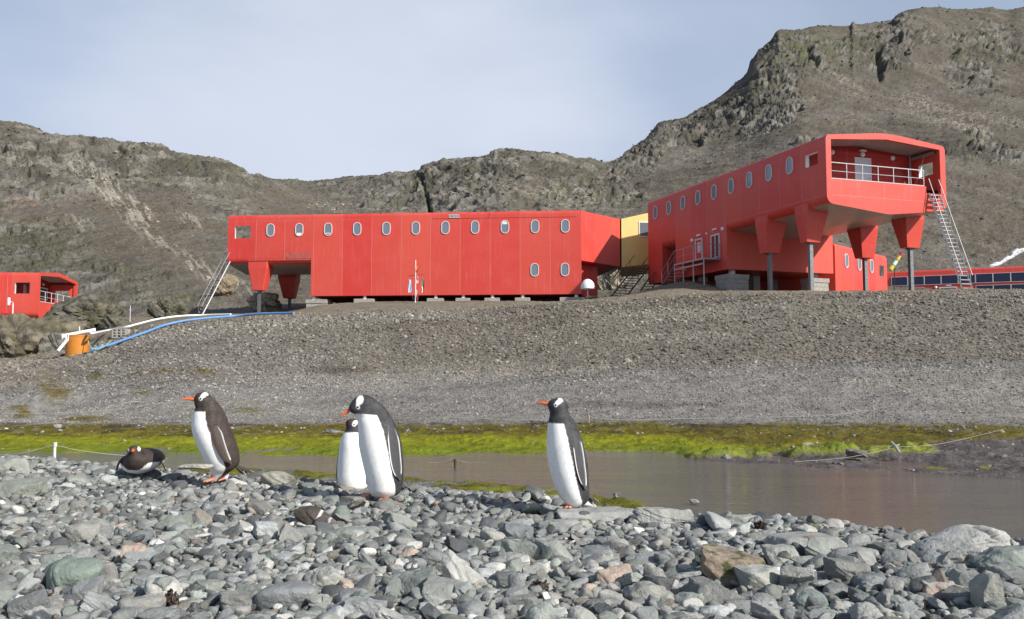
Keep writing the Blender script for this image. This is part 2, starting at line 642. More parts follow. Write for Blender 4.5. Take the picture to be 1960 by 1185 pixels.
node([(-760, 26), (2760, 26)], [(-760, 815), (0, 815), (300, 816), (600, 815), (1000, 811), (1300, 810), (1700, 816), (1960, 818), (2760, 825)])
node(36, [(-760, 745), (0, 742), (150, 735), (300, 728), (600, 724), (1000, 713), (1400, 700), (1960, 688), (2760, 680)])
node(52, [(-760, 690), (0, 684), (150, 670), (200, 652), (240, 640), (300, 624), (370, 615), (440, 611), (600, 602), (800, 592), (1000, 586), (1160, 576), (1300, 566), (1550, 560), (1960, 557), (2760, 555)])
node(62, [(-760, 680), (0, 672), (150, 655), (240, 629), (300, 615), (370, 609), (440, 606), (600, 595), (800, 584), (1000, 580), (1160, 570), (1300, 559), (1550, 558), (1960, 556), (2760, 554)])
node(78.5, [(-760, 655), (0, 645), (150, 632), (240, 622), (300, 611), (440, 604), (540, 603), (575, 595), (620, 583), (700, 579), (800, 578), (1000, 577), (1100, 578), (1140, 576), (1170, 574), (1225, 560), (1275, 545), (1320, 537), (1355, 541), (1395, 553), (1450, 560), (1600, 559), (1960, 557), (2760, 556)])
node([(-760, 100), (1500, 100), (1640, 128), (2760, 128)], [(-760, 620), (0, 612), (300, 598), (440, 592), (600, 581), (1000, 578), (1130, 570), (1300, 556), (1550, 558), (1960, 559), (2760, 559)])
node([(-760, 138), (1500, 138), (1640, 152), (2760, 152)], [(-760, 500), (0, 505), (150, 505), (300, 510), (440, 515), (600, 512), (800, 500), (1000, 490), (1160, 486), (1400, 480), (1550, 482), (1700, 498), (1960, 496), (2760, 490)])
node([(-760, 172), (1500, 185), (2760, 195)], [(-760, 380), (0, 385), (150, 392), (300, 408), (440, 425), (600, 436), (800, 425), (1000, 402), (1160, 402), (1400, 385), (1550, 372), (1960, 372), (2760, 370)])
node([(-760, 205), (440, 205), (600, 240), (800, 238), (1000, 225), (1160, 240), (1400, 270), (1960, 300), (2760, 300)], [(-760, 285), (0, 293), (150, 315), (300, 335), (440, 368), (600, 392), (800, 375), (1000, 340), (1160, 355), (1300, 318), (1400, 275), (1550, 195), (1700, 180), (1960, 168), (2760, 170)])
nodes.append((curve([(-760, 230), (0, 230), (440, 245), (600, 310), (800, 288), (1000, 268), (1160, 300), (1300, 340), (1450, 350), (1700, 385), (1960, 410), (2760, 420)]), curve(SKYL)))

NYs, NXs, NZs = [], [], []
s_x = vy(shore_y)[1]
NYs.append(shore_Y - 3.2)
NXs.append((CX - 980) * s_x * (shore_Y - 3.2))
NZs.append(np.full(NC, -0.45))
NYs.append(shore_Y)
NXs.append((CX - 980) * s_x * shore_Y)
NZs.append(np.zeros(NC))
for Yk, yk in nodes:
    tz, kx = vy(yk)
    NYs.append(Yk)
    NXs.append((CX - 980) * kx * Yk)
    NZs.append(EYE + tz * Yk)
rY, rX, rZ = NYs[-1], NXs[-1], NZs[-1]
NYs.append(rY * 1.25)
NXs.append(rX * 1.25)
NZs.append(rZ - 0.10 * rY)
NYs.append(rY * 3.2)
NXs.append(rX * 3.2)
NZs.append(np.full(NC, -2.0))
NK = len(NYs)
SEG = [16, 64, 105, 110, 40, 40, 44, 96, 120, 130, 130, 12, 3]
assert len(SEG) == NK - 1, (len(SEG), NK)
tt = np.concatenate([np.arange(n) / n + k for k, n in enumerate(SEG)] + [[NK - 1.0]])


def hermite(N):
    N = np.array(N)
    d = np.diff(N, axis=0)
    m = np.zeros_like(N)
    m[0], m[-1] = d[0], d[-1]
    a, b = d[:-1], d[1:]
    m[1:-1] = np.where(a * b > 0, 2 * a * b / np.where(np.abs(a + b) < 1e-9, 1, a + b), 0)
    i = np.clip(tt.astype(int), 0, NK - 2)
    t = (tt - i)[:, None]
    return (1 + 2 * t) * (1 - t) ** 2 * N[i] + t * (1 - t) ** 2 * m[i] + t * t * (3 - 2 * t) * N[i + 1] + t * t * (t - 1) * m[i + 1]


GY, GX, GZ = hermite(NYs), hermite(NXs), hermite(NZs)
NR = len(tt)
Tg = np.repeat(tt[:, None], NC, 1)
PX = np.repeat(CX[None, :], NR, 0)
zz = GZ - EYE
PY = 592.5 - F * ((zz * CT - GY * ST) / (GY * CT + zz * ST))


def blob(cx, cy, rx, ry, rot=0.0, soft=0.5):
    """soft ellipse on the ground around the place seen at (cx, cy)"""
    a = math.radians(rot)
    dx, dy = PX - cx, PY - cy
    u = (dx * math.cos(a) + dy * math.sin(a)) / rx
    v = (-dx * math.sin(a) + dy * math.cos(a)) / ry
    return 1 - sstep(1 - soft, 1 + soft, np.sqrt(u * u + v * v))


ns = lambda sx, sy, o, s: fbm(GX * sx, GY * sy + GZ * sx, o, s)
nA = ns(0.035, 0.03, 5, 3)
nB = ns(0.16, 0.12, 5, 21)
nC = ns(0.7, 0.5, 4, 40)
nD = ns(2.4, 1.8, 3, 60)

hillw = sstep(6.6, 7.6, Tg) * (1 - sstep(11.0, 11.6, Tg))
# rock against scree
rock = 0.5 + 0.55 * nA + 0.25 * nB
rock += 0.35 * sstep(10.0, 10.9, Tg)
left = 1 - sstep(430, 700, PX)
rock += 0.22 * left
midr = sstep(560, 800, PX) * (1 - sstep(1150, 1290, PX))
rock += 0.45 * midr
mnt = sstep(1180, 1330, PX)
rock -= 0.75 * mnt * (1 - sstep(10.5, 11.2, Tg))
rock -= 0.35 * mnt
for b in [(1250, 285, 95, 20, -36), (1330, 240, 60, 35, -20), (1420, 225, 120, 48, -14), (1470, 190, 70, 50, -30), (1500, 110, 62, 48, 20), (1580, 100, 80, 42, 10), (1690, 105, 66, 46, 25), (1740, 60, 60, 35, 10), (1880, 80, 90, 55, 10), (1800, 265, 120, 34, 12), (1930, 270, 70, 60, 0), (1580, 270, 60, 14, -8), (1860, 160, 80, 40, 20)]:
    rock += 1.15 * blob(*b, soft=0.45)
rock -= 0.8 * blob(350, 450, 150, 60, 32) + 0.7 * blob(480, 560, 140, 45, 20) + 0.5 * blob(250, 480, 80, 40, 30) + 0.6 * blob(620, 395, 90, 30, 8) + 0.5 * blob(1010, 370, 80, 22, 0)
rock = sstep(0.35, 0.75, rock) * hillw

# block relief, laid out along the slope and pushed out along its normal
dPr = [np.gradient(A, axis=0) for A in (GX, GY, GZ)]
dPc = [np.gradient(A, axis=1) for A in (GX, GY, GZ)]
NN = np.stack([dPc[1] * dPr[2] - dPc[2] * dPr[1], dPc[2] * dPr[0] - dPc[0] * dPr[2], dPc[0] * dPr[1] - dPc[1] * dPr[0]], -1)
NN /= np.linalg.norm(NN, axis=-1, keepdims=True) + 1e-9
NN[NN[..., 2] < 0] *= -1
nzw = sstep(6.5, 7.5, Tg)[..., None]
NN = NN * nzw + np.array([0, 0, 1.0]) * (1 - nzw)
SL = np.cumsum(np.sqrt(dPr[1] ** 2 + dPr[2] ** 2), axis=0)
rx_, ry_ = GX * 0.80 + SL * 0.60, -GX * 0.60 + SL * 0.80
R = Tg > 6.4
f1 = np.zeros_like(GX)
e1 = np.ones_like(GX)
f2, e2, f3, e3 = f1.copy(), e1.copy(), f1.copy(), e1.copy()
wx, wy = rx_[R] + 3.0 * nA[R] + 1.5 * nB[R], ry_[R] + 3.0 * nB[R] + 0.5 * nC[R]
f1[R], e1[R], _ = facet(wx / 22, wy / 11, 5)
f2[R], e2[R], r2 = facet(wx / 8.5 + 7, wy / 4.2, 15)
f3[R], e3[R], r3 = facet(wx / 3.0, wy / 1.5 + 3, 25)
rid = 1 - 0.75 * sstep(10.45, 11.0, Tg)
ed1, ed2, ed3 = sstep(0, 0.30, e1), sstep(0, 0.30, e2), sstep(0, 0.35, e3)
dz = rock * (rid * ((1.4 + 1.6 * 0.5) * f1 * ed1 + 0.9 * f2 * ed2) + (0.5 + 0.5 * rid) * 0.42 * f3 * ed3 - 0.5 * rid * (1 - sstep(0, 0.14, e1)) - 0.28 * (1 - sstep(0, 0.16, e2)) - 0.12 * (1 - sstep(0, 0.2, e3)))
def ledge(c, sharp):
    fr = c - np.floor(c)
    return np.where(fr < sharp, fr / sharp, (1 - fr) / (1 - sharp)) - 0.5


lw = ry_ + 2.6 * nA * 2 + 2.2 * nB
led = 1.9 * ledge(lw / 9.5, 0.82) + 0.85 * ledge(lw / 3.4 + 0.3 + 0.2 * nB, 0.80) + 0.30 * ledge(lw / 1.25 + 0.25 * nC, 0.75)
lowt = 0.5 + 0.5 * sstep(8.7, 9.9, Tg)
crag = np.zeros_like(GX)
for b in [(1250, 285, 95, 20, -36), (1345, 240, 60, 35, -20), (1430, 225, 110, 44, -14), (1470, 160, 50, 60, -30), (1500, 105, 60, 46, 20), (1590, 105, 70, 40, 10), (1690, 110, 66, 44, 25), (1735, 55, 60, 30, 10), (1880, 80, 90, 50, 10), (1800, 268, 120, 26, 12), (240, 330, 120, 40, 30), (60, 300, 120, 40, 20), (90, 480, 130, 60, 0), (400, 330, 110, 25, 15), (860, 350, 70, 40, 0), (1040, 325, 130, 18, 0), (1150, 370, 80, 40, 10), (260, 540, 120, 40, 20)]:
    crag = np.maximum(crag, blob(*b, soft=0.5))
dz *= np.where(Tg > 6.4, lowt, 1.0)
dz += rock * rid * led * (0.45 + 0.75 * crag) * lowt
dz += hillw * (1 - rock) * (0.40 * nB * rid + 0.12 * nC + 0.04 * nD + 0.16 * np.maximum(0, f3 - 0.15))
dz += hillw * rock * (0.28 * nC + 0.10 * nD) * (0.5 + 0.5 * rid)
# crack through the middle ridge, gullies on the crag
ck = np.abs(PX - (806 + (PY - 335) * 0.24 + 2.5 * nB))
dz -= 2.8 * (1 - sstep(0, 6.0, ck + 1.5 * nC)) * sstep(330, 345, PY) * (1 - sstep(400, 440, PY))
ck2 = np.abs(PX - (1684 + 5 * nB + 3 * nC))
dz -= 4.2 * (1 - sstep(0, 11, ck2)) * sstep(78, 92, PY) * (1 - sstep(128, 165, PY))
ck3 = np.abs(PX - (1535 + (PY - 70) * 0.55 + 7 * nB + 3 * nC))
dz -= 2.0 * (1 - sstep(0, 12, ck3)) * sstep(72, 90, PY) * (1 - sstep(110, 150, PY))
# bank and terrace
bankw = sstep(1.0, 1.5, Tg) * (1 - sstep(6.4, 7.4, Tg))
dz += bankw * (0.16 * nB * sstep(1.9, 2.6, Tg) * (1 - 0.45 * sstep(3.6, 4.2, Tg)) + 0.035 * nC + 0.02 * nD)
leftb = 1 - sstep(60, 330, PX)
dz += bankw * leftb * sstep(2.0, 2.8, Tg) * (0.30 * nB + 0.16 * nC)
dz += 0.05 * nC * sstep(0.6, 1.0, Tg) * (1 - sstep(1.0, 1.5, Tg))
spit = sstep(1300, 1330, PX)
tongue_y = np.interp(CX, [1300, 1340, 1420, 1500, 1600, 1700, 1790, 1800], [877, 874, 871, 867, 864, 862, 861, 861])[None, :]
tongue = (1 - sstep(3.5, 8.5, np.abs(PY - tongue_y + 3.5 * nB))) * sstep(1305, 1330, PX) * (1 - sstep(1775, 1800, PX)) * sstep(-0.25, 0.1, nC + 0.35)
dz += 0.07 * tongue * (1 + nD)
dz += (0.035 * nC + 0.03 * np.maximum(nD, -0.2)) * sstep(1.0, 1.15, Tg) * (1 - sstep(1.9, 2.1, Tg))
GX, GY, GZ = GX + NN[..., 0] * dz, GY + NN[..., 1] * dz, GZ + NN[..., 2] * dz

# albedo
col = np.zeros((NR, NC, 3))


def paint(c, wgt):
    global col
    wgt = np.clip(wgt, 0, 1)[..., None]
    col = col * (1 - wgt) + np.array(c) * wgt


col[:] = (0.185, 0.178, 0.170)
paint((0.210, 0.203, 0.190), 0.6 * sstep(-0.2, 0.8, nA + nC * 0.5) * (1 - sstep(2.9, 3.3, Tg)))
paint((0.145, 0.130, 0.108), 0.85 * sstep(2.85, 3.1, Tg + 0.12 * nB) * (1 - sstep(3.85, 4.1, Tg)))
paint((0.21, 0.205, 0.195), 0.5 * (1 - sstep(200, 900, PX)) * (1 - sstep(3.6, 4.0, Tg)))
paint((0.20, 0.168, 0.118), 0.8 * sstep(3.8, 4.15, Tg + 0.06 * nC))
paint((0.145, 0.13, 0.105), 0.5 * sstep(0.0, 0.6, nB) * sstep(4.0, 4.2, Tg))
paint((0.085, 0.072, 0.058), 0.8 * blob(660, 712, 55, 9) + 0.5 * blob(1200, 780, 160, 6))
paint((0.118, 0.104, 0.085), 0.55 * sstep(-0.05, 0.45, nA + 0.5 * nB) * sstep(2.7, 3.0, Tg) * (1 - sstep(3.9, 4.1, Tg)))
paint((0.125, 0.118, 0.110), 0.45 * sstep(0.0, 0.5, fbm(GX * 0.10, GY * 0.45, 4, 61)) * sstep(2.0, 2.2, Tg) * (1 - sstep(2.9, 3.1, Tg)))
paint((0.24, 0.225, 0.195), 0.40 * sstep(0.1, 0.6, fbm(GX * 0.05 + GY * 0.02, GY * 0.22, 4, 63)) * sstep(2.1, 2.3, Tg) * (1 - sstep(3.9, 4.1, Tg)))
# moss by the pond
mo = Tg + 0.10 * nB + 0.05 * nC
paint((0.118, 0.096, 0.014), sstep(0.9, 1.0, mo) * (1 - sstep(1.93, 2.10, mo + 0.10 * nC)))
paint((0.175, 0.150, 0.012), sstep(0.9, 1.0, mo) * sstep(-0.2, 0.3, nC + 0.6 * nB) * (1 - sstep(1.7, 1.95, mo)))
gb = np.interp(CX, [0, 900, 1250, 1400, 1600], [1.62, 1.60, 1.52, 1.42, 1.30])[None, :]
paint((0.200, 0.208, 0.010), sstep(0.9, 1.0, mo) * (1 - sstep(-0.08, 0.10, Tg + 0.05 * nB + 0.04 * nC - gb)))
paint((0.150, 0.185, 0.011), sstep(0.9, 1.0, mo) * (1 - sstep(1.10, 1.38, Tg + 0.06 * nB)))
paint((0.045, 0.035, 0.016), 0.85 * sstep(0.15, 0.5, nC + 0.5 * nD) * sstep(1.5, 1.65, mo) * (1 - sstep(2.0, 2.15, mo)))
paint((0.20, 0.20, 0.19), 0.6 * sstep(0.45, 0.75, nD) * sstep(1.6, 1.8, mo) * (1 - sstep(2.0, 2.15, mo)))
# wet sand spit on the right
spy = np.interp(CX, [1300, 1400, 1560, 1700, 1820, 1960, 2400], [872, 866, 857, 851, 846, 835, 815])[None, :]
sw = spit * sstep(-3, 3, PY - spy + 2.5 * nB)
paint((0.105, 0.090, 0.088), sw)
paint((0.20, 0.185, 0.18), 0.5 * sw * sstep(0.3, 0.7, nD))
paint((0.06, 0.052, 0.05), 0.6 * sw * sstep(0.2, 0.7, nC))
paint((0.34, 0.36, 0.40), 0.5 * blob(1650, 855, 100, 6, -3) * sstep(-0.1, 0.4, nC + nD * 0.5))
paint((0.22, 0.235, 0.035), tongue)
paint((0.13, 0.17, 0.02), tongue * sstep(0.1, 0.6, nD))
for b in [(1733, 890, 13, 4), (1888, 897, 13, 5), (1790, 898, 24, 3)]:
    paint((0.19, 0.19, 0.02), blob(*b))
for b in [(110, 722, 26, 7), (190, 716, 22, 7), (105, 748, 30, 12), (270, 745, 20, 10), (255, 712, 22, 5), (330, 712, 40, 5), (390, 714, 20, 5), (305, 742, 14, 6), (40, 775, 24, 8), (150, 800, 60, 6), (420, 790, 90, 6)]:
    paint((0.095, 0.075, 0.015), 0.9 * blob(*b, soft=0.6) * sstep(-0.25, 0.25, nC + 0.5 * nD))
# hills
scree = np.array([0.122, 0.106, 0.084])
hw = sstep(6.4, 7.2, Tg)
paint(scree, hw)
paint((0.165, 0.150, 0.128), 0.6 * hw * sstep(-0.1, 0.7, nA + 0.4 * nB))
paint((0.115, 0.092, 0.064), 0.7 * hw * (1 - rock) * sstep(-0.1, 0.6, ns(0.05, 0.03, 4, 77)))
paint((0.150, 0.140, 0.120), 0.9 * rock)
paint((0.075, 0.070, 0.052), 0.8 * crag * hw * sstep(-0.35, 0.35, nB + 0.6 * nA))
dark = sstep(0.0, 0.5, ns(0.06, 0.05, 5, 88) + 0.25 * nC)
paint((0.085, 0.080, 0.062), 0.8 * rock * dark)
paint((0.095, 0.092, 0.055), 0.7 * hw * sstep(0.25, 0.6, ns(0.12, 0.1, 5, 95)) * sstep(0.1, 0.6, rock + 0.2))
paint((0.10, 0.092, 0.066), 0.65 * hillw * sstep(10.4, 10.9, Tg + 0.2 * nB))
if True:
    lr = np.zeros_like(GX)
    lr[R] = r3
    lr2 = np.zeros_like(GX)
    lr2[R] = r2
    paint((0.27, 0.255, 0.225), 0.45 * rock * sstep(0.72, 0.9, lr))
    paint((0.065, 0.06, 0.05), 0.5 * rock * (1 - sstep(0.08, 0.25, lr2)))
stre = sstep(0.0, 0.5, fbm(rx_ * 0.10 + PY * 0.004, ry_ * 0.45, 4, 120))
pale = 1.0 * blob(235, 385, 95, 22, 48) + 0.8 * blob(170, 340, 60, 18, 40) + 0.9 * blob(270, 405, 30, 14, 30) + 0.8 * blob(365, 425, 26, 14, 35) + 0.8 * blob(385, 515, 36, 16, 35) + 0.9 * blob(490, 570, 60, 14, 35) + 0.8 * blob(150, 425, 30, 12, 20) + 0.5 * blob(310, 460, 120, 8, 35) + 0.4 * blob(20, 300, 40, 20, 20)
paint((0.34, 0.312, 0.25), 0.75 * np.clip(pale, 0, 1) * sstep(-0.15, 0.30, fbm((PX * 0.60 + PY * 0.80) / 34.0, (PX * 0.80 - PY * 0.60) / 7.0, 4, 131) + 0.25 * nD))
pal2 = blob(1790, 215, 70, 22, 25) + 0.9 * blob(1850, 240, 50, 14, 20) + 0.7 * blob(1520, 215, 50, 10, -38) + 0.6 * blob(1440, 265, 60, 8, -25) + 0.6 * blob(1620, 160, 60, 10, 30) + 0.5 * blob(1330, 300, 40, 12, 0) + 0.5 * blob(1900, 230, 60, 14, 10) + 0.4 * blob(1620, 230, 60, 14, 0)
paint((0.33, 0.30, 0.24), 0.8 * np.clip(pal2, 0, 1) * sstep(0.05, 0.45, nC + 0.7 * nD))
pal3 = blob(1010, 365, 110, 12, 6) + 0.8 * blob(640, 395, 60, 14, 6) + 0.6 * blob(1100, 385, 60, 14, 0)
paint((0.30, 0.265, 0.20), 0.55 * np.clip(pal3, 0, 1) * sstep(-0.1, 0.5, nC + 0.5 * nD))
paint((0.075, 0.068, 0.055), 0.75 * blob(1000, 325, 150, 14, 0) * sstep(-0.4, 0.3, nB + nC))
paint((0.17, 0.085, 0.035), 0.55 * blob(55, 405, 85, 20, 10) * sstep(-0.1, 0.5, nB + 0.5 * nC))
paint((0.08, 0.078, 0.05), 0.7 * blob(90, 480, 110, 60, 0) * sstep(-0.4, 0.3, nB))
paint((0.10, 0.105, 0.055), 0.6 * (blob(1585, 92, 60, 36) + blob(1500, 90, 40, 30)) * sstep(-0.4, 0.3, nB))
paint((0.06, 0.058, 0.045), 0.7 * blob(1780, 262, 110, 24, 12) * sstep(-0.5, 0.2, nB + 0.5 * nC))
# fine diagonal runnels on the mountain scree
runn = fbm((GX + 0.55 * GY) * 0.16, (GX - GY) * 0.012, 4, 140)
paint((0.105, 0.09, 0.07), 0.5 * mnt * (1 - rock) * hw * sstep(0.1, 0.6, runn))
paint((0.18, 0.16, 0.13), 0.45 * mnt * (1 - rock) * hw * sstep(0.15, 0.6, -runn))
# old snow beside the long building
swl = np.interp(PX, [1895, 1915, 1935, 1960, 2000], [508, 502, 490, 477, 462])
snow = (1 - sstep(0.4, 1.0, np.abs(PY - swl) / (5.5 + 2.5 * nC + 3 * nB))) * sstep(1893, 1900, PX) * (1 - sstep(1990, 2010, PX)) * sstep(-0.5, -0.1, nD + 0.6 * nC + 0.35)
paint((0.74, 0.76, 0.80), snow)
col = np.where(hw[..., None] > 0.5, (col * 0.92 + 0.14 * (col.mean(-1, keepdims=True) - col)), col)
col *= (1 + 0.18 * nD * hw + 0.10 * nC)[..., None]
bw_ = sstep(2.0, 2.2, Tg) * (1 - hw)
col = col * (1 + 0.10 * bw_[..., None] * np.array([1.1, 1.0, 0.85]))
col = np.clip(col, 0.01, 0.9)


def grid_faces(r0, r1, nc):
    i, j = np.meshgrid(np.arange(r0, r1), np.arange(nc - 1), indexing='ij')
    a = (i * nc + j).ravel()
    return np.stack([a, a + 1, a + nc + 1, a + nc], 1)


CUT = int(np.searchsorted(tt, 6.6))
V = np.stack([GX, GY, GZ], -1)
me = np_mesh('ground', V[:CUT + 1].reshape(-1, 3), grid_faces(0, CUT, NC), True, col[:CUT + 1].reshape(-1, 3), None, M['terrain'])
tag(link('ground', me), kind='structure')
me = np_mesh('hills', V[CUT:].reshape(-1, 3), grid_faces(0, NR - CUT - 1, NC), True, col[CUT:].reshape(-1, 3), None, M['hill'])
tag(link('hills', me), kind='structure')


def ground_z(X, Y):
    """height of the bank or terrace at a world position"""
    px = 980 + F * X / Y
    j = int(np.clip(np.searchsorted(CX, px), 1, NC - 1))
    for _ in range(3):
        i = int(np.clip(np.searchsorted(GY[:, j], Y), 1, NR - 1))
        xs = GX[i]
        j = int(np.clip(np.searchsorted(xs, X), 1, NC - 1))
    return float(GZ[i, j])


def on_ground(px, py, lo=1.0, hi=12.0):
    """first place where the sight line through a pixel meets the terrain"""
    j = int(np.clip(np.searchsorted(CX, px), 1, NC - 1))
    z = GZ[:, j] - EYE
    yy = 592.5 - F * ((z * CT - GY[:, j] * ST) / (GY[:, j] * CT + z * ST))
    ok = (tt >= lo) & (tt <= hi) & (yy <= py)
    i = int(np.argmax(ok)) if ok.any() else int(np.searchsorted(tt, 4))
    return Vector((GX[i, j], GY[i, j], GZ[i, j]))


# ------------------------------------------------------------------ pond
wm = NT('pond_water')
geo = wm.n('ShaderNodeNewGeometry')
mpw = wm.n('ShaderNodeMapping')
mpw.inputs['Scale'].default_value = (0.30, 1.5, 1)
wm.l(geo.outputs['Position'], mpw.inputs['Vector'])
wa = wm.noise(mpw.outputs['Vector'], 5.5, 4, 0.6, 0.4)
wb = wm.noise(mpw.outputs['Vector'], 21, 3, 0.55)
wc = wm.noise(mpw.outputs['Vector'], 0.55, 3, 0.5)
nn = wm.bump(wa.outputs['Fac'], 0.024, 1.0)
nn = wm.bump(wb.outputs['Fac'], 0.0035, 1.0, nn)
wm.l(nn, wm.b.inputs['Normal'])
wm.base(wm.ramp(wc.outputs['Fac'], [(0.3, (0.090, 0.080, 0.067)), (0.7, (0.120, 0.108, 0.092))]).outputs['Color'])
wm.set(0.05, 0, 0.5, 1.33)
mpr = wm.n('ShaderNodeMapping')
mpr.inputs['Scale'].default_value = (0.16, 1.7, 1)
wm.l(geo.outputs['Position'], mpr.inputs['Vector'])
wr = wm.noise(mpr.outputs['Vector'], 1.6, 5, 0.6, 0.3)
rr_ = wm.n('ShaderNodeMapRange')
rr_.inputs['From Min'].default_value = 0.38
rr_.inputs['From Max'].default_value = 0.66
rr_.inputs['To Min'].default_value = 0.025
rr_.inputs['To Max'].default_value = 0.13
wm.l(wr.outputs['Fac'], rr_.inputs['Value'])
wm.l(rr_.outputs['Result'], wm.b.inputs['Roughness'])
m_ = MB().add([(-70, 6.5, 0), (70, 6.5, 0), (70, 27, 0), (-70, 27, 0)], [(0, 1, 2, 3)])
tag(m_.build('pond_water', wm.mat), kind='structure')

# ------------------------------------------------------------------ shingle beach under the loose stones
CR = [(-12, 9.6, 0.80), (-7, 9.0, 0.84), (-4.62, 8.34, 0.86), (-3.3, 7.9, 0.80), (-2.0, 7.38, 0.765), (-0.7, 6.85, 0.75), (0.26, 6.5, 0.725), (0.87, 5.7, 0.71), (1.59, 5.42, 0.72), (2.11, 5.19, 0.70), (2.8, 5.05, 0.68), (5, 4.7, 0.66), (12, 4.2, 0.6)]
_cx = np.linspace(-12, 12, 400)
_cy = pchip([c[0] for c in CR], [c[1] for c in CR], _cx)
_cz = pchip([c[0] for c in CR], [c[2] for c in CR], _cx)
NEAR = [(-400, 14.5), (300, 15.6), (540, 15.2), (800, 13.9), (1040, 12.8), (1200, 11.6), (1300, 9.5), (1500, 8), (3000, 8)]


def beach_z(X, Y):
    X, Y = np.asarray(X, float), np.asarray(Y, float)
    yc, zc = np.interp(X, _cx, _cy), np.interp(X, _cx, _cz)
    zf = 0.735 + 0.02 * np.sin(X * 1.3)
    t = np.clip((Y - 2.6) / (yc - 2.6), -3, 1)
    z = zf + (zc - zf) * np.where(t > 0, t * t * (3 - 2 * t), 0) + np.minimum(Y - 2.6, 0) * 0.04
    d = np.maximum(Y - yc, 0)
    zd = zc - 0.30 * (np.sqrt(d * d + 0.09) - 0.3)
    px = 980 + F * X / np.maximum(Y, 1.0)
    yn = np.interp(px, [p[0] for p in NEAR], [p[1] for p in NEAR])
    fl = 0.05 - 0.35 * sstep(-0.25, 1.2, Y - yn)
    z = np.where(d > 0, np.maximum(zd, fl), z)
    z = z + 0.020 * fbm(X * 1.6, Y * 1.6, 3, 200) + 0.025 * np.sin(X * 2.1 + 0.8 * Y) * np.exp(-((Y - 4.6) / 1.6) ** 2)
    return z


bx, by = np.meshgrid(np.linspace(-12, 12, 300), np.concatenate([np.linspace(-6, 2.5, 30), np.linspace(2.6, 9.5, 170), np.linspace(9.6, 18, 120)]))
bz = beach_z(bx, by)
ycg = np.interp(bx, _cx, _cy)
mossb = sstep(0.5, 1.8, by - ycg) * sstep(-0.35, 0.15, fbm(bx * 0.9, by * 1.1, 4, 210) + 0.15)
bz = bz + 0.04 * mossb * (0.8 + fbm(bx * 3, by * 3, 3, 220))
bc = np.full(bx.shape + (3,), 0.0)
bc[:] = (0.16, 0.16, 0.155)
mcol = np.array([0.115, 0.105, 0.015]) + np.array([0.05, 0.07, 0.0]) * sstep(-0.2, 0.5, fbm(bx * 1.7, by * 1.7, 3, 230))[..., None]
bc = bc * (1 - mossb[..., None]) + mcol * mossb[..., None]
me = np_mesh('beach', np.stack([bx, by, bz], -1).reshape(-1, 3), grid_faces(0, bx.shape[0] - 1, bx.shape[1]), True, bc.reshape(-1, 3), None, M['terrain'])
tag(link('beach', me), kind='structure')

# ------------------------------------------------------------------ the station buildings
PW = 1.855                                   # window module in model units


def fillet(poly, radii, n=7):
    out = []
    N = len(poly)
    for i in range(N):
        p, a, b = Vector(poly[i]), Vector(poly[i - 1]), Vector(poly[(i + 1) % N])
        r = radii[i]
        if r <= 0:
            out.append(tuple(p))
            continue
        u, v = (a - p).normalized(), (b - p).normalized()
        ang = math.acos(max(-1, min(1, u.dot(v))))
        t = r / math.tan(ang / 2)
        c = p + (u + v).normalized() * (r / math.sin(ang / 2))
        s, e_ = p + u * t - c, p + v * t - c
        a0, a1 = math.atan2(s.y, s.x), math.atan2(e_.y, e_.x)
        d = (a1 - a0 + math.pi) % (2 * math.pi) - math.pi
        for k in range(n + 1):
            q = a0 + d * k / n
            out.append((c.x + r * math.cos(q), c.y + r * math.sin(q)))
    return out


EV, HB = 5.70, 2.30                          # eave and hull edge above the lower wall's foot
WD = 7.42
HULL = fillet([(0, EV), (-WD / 2, EV + 0.40), (-WD, EV), (-WD, HB), (-WD / 2, HB - 0.38), (0, HB)], [0.26, 8.0, 0.26, 0.42, 3.0, 0.42])
FULL = fillet([(0, EV), (-WD / 2, EV + 0.40), (-WD, EV), (-WD, 0), (0, 0)], [0.26, 8.0, 0.26, 0, 0])


def stadium(w_, h_, n=10, dx=0.0, dz=0.0):
    r = w_ / 2
    pts = []
    for k in range(n + 1):
        a = math.pi * k / n
        pts.append((dx + r * math.cos(a), dz + h_ / 2 - r + r * math.sin(a)))
    for k in range(n + 1):
        a = math.pi + math.pi * k / n
        pts.append((dx + r * math.cos(a), dz - h_ / 2 + r + r * math.sin(a)))
    return pts


_wm = {}


def window(root, x, z, y=0.0, w_=0.57, h_=0.92):
    """oval porthole in the long side: pale frame with a glass pane"""
    key = (w_, h_)
    if key not in _wm:
        f = MB()
        o, i = stadium(w_, h_), stadium(w_ - 0.10, h_ - 0.10)
        f.prism([o, i], lambda p: (p[0], 0.05, p[1]), lambda p: (p[0], -0.02, p[1]))
        fo = f.build('window', M['pale'], None, K, 40)
        p = MB()
        p.prism([stadium(w_ - 0.09, h_ - 0.09)], lambda p: (p[0], 0.018, p[1]), lambda p: (p[0], -0.03, p[1]))
        po = p.build('pane', M['glass'], fo, K)
        _wm[key] = (fo.data, po.data)
        fo.parent = root
    else:
        fo = link('window', _wm[key][0], root)
        po = link('pane', _wm[key][1], fo)
    fo.location = (x * K, y * K, z * K)
    return fo


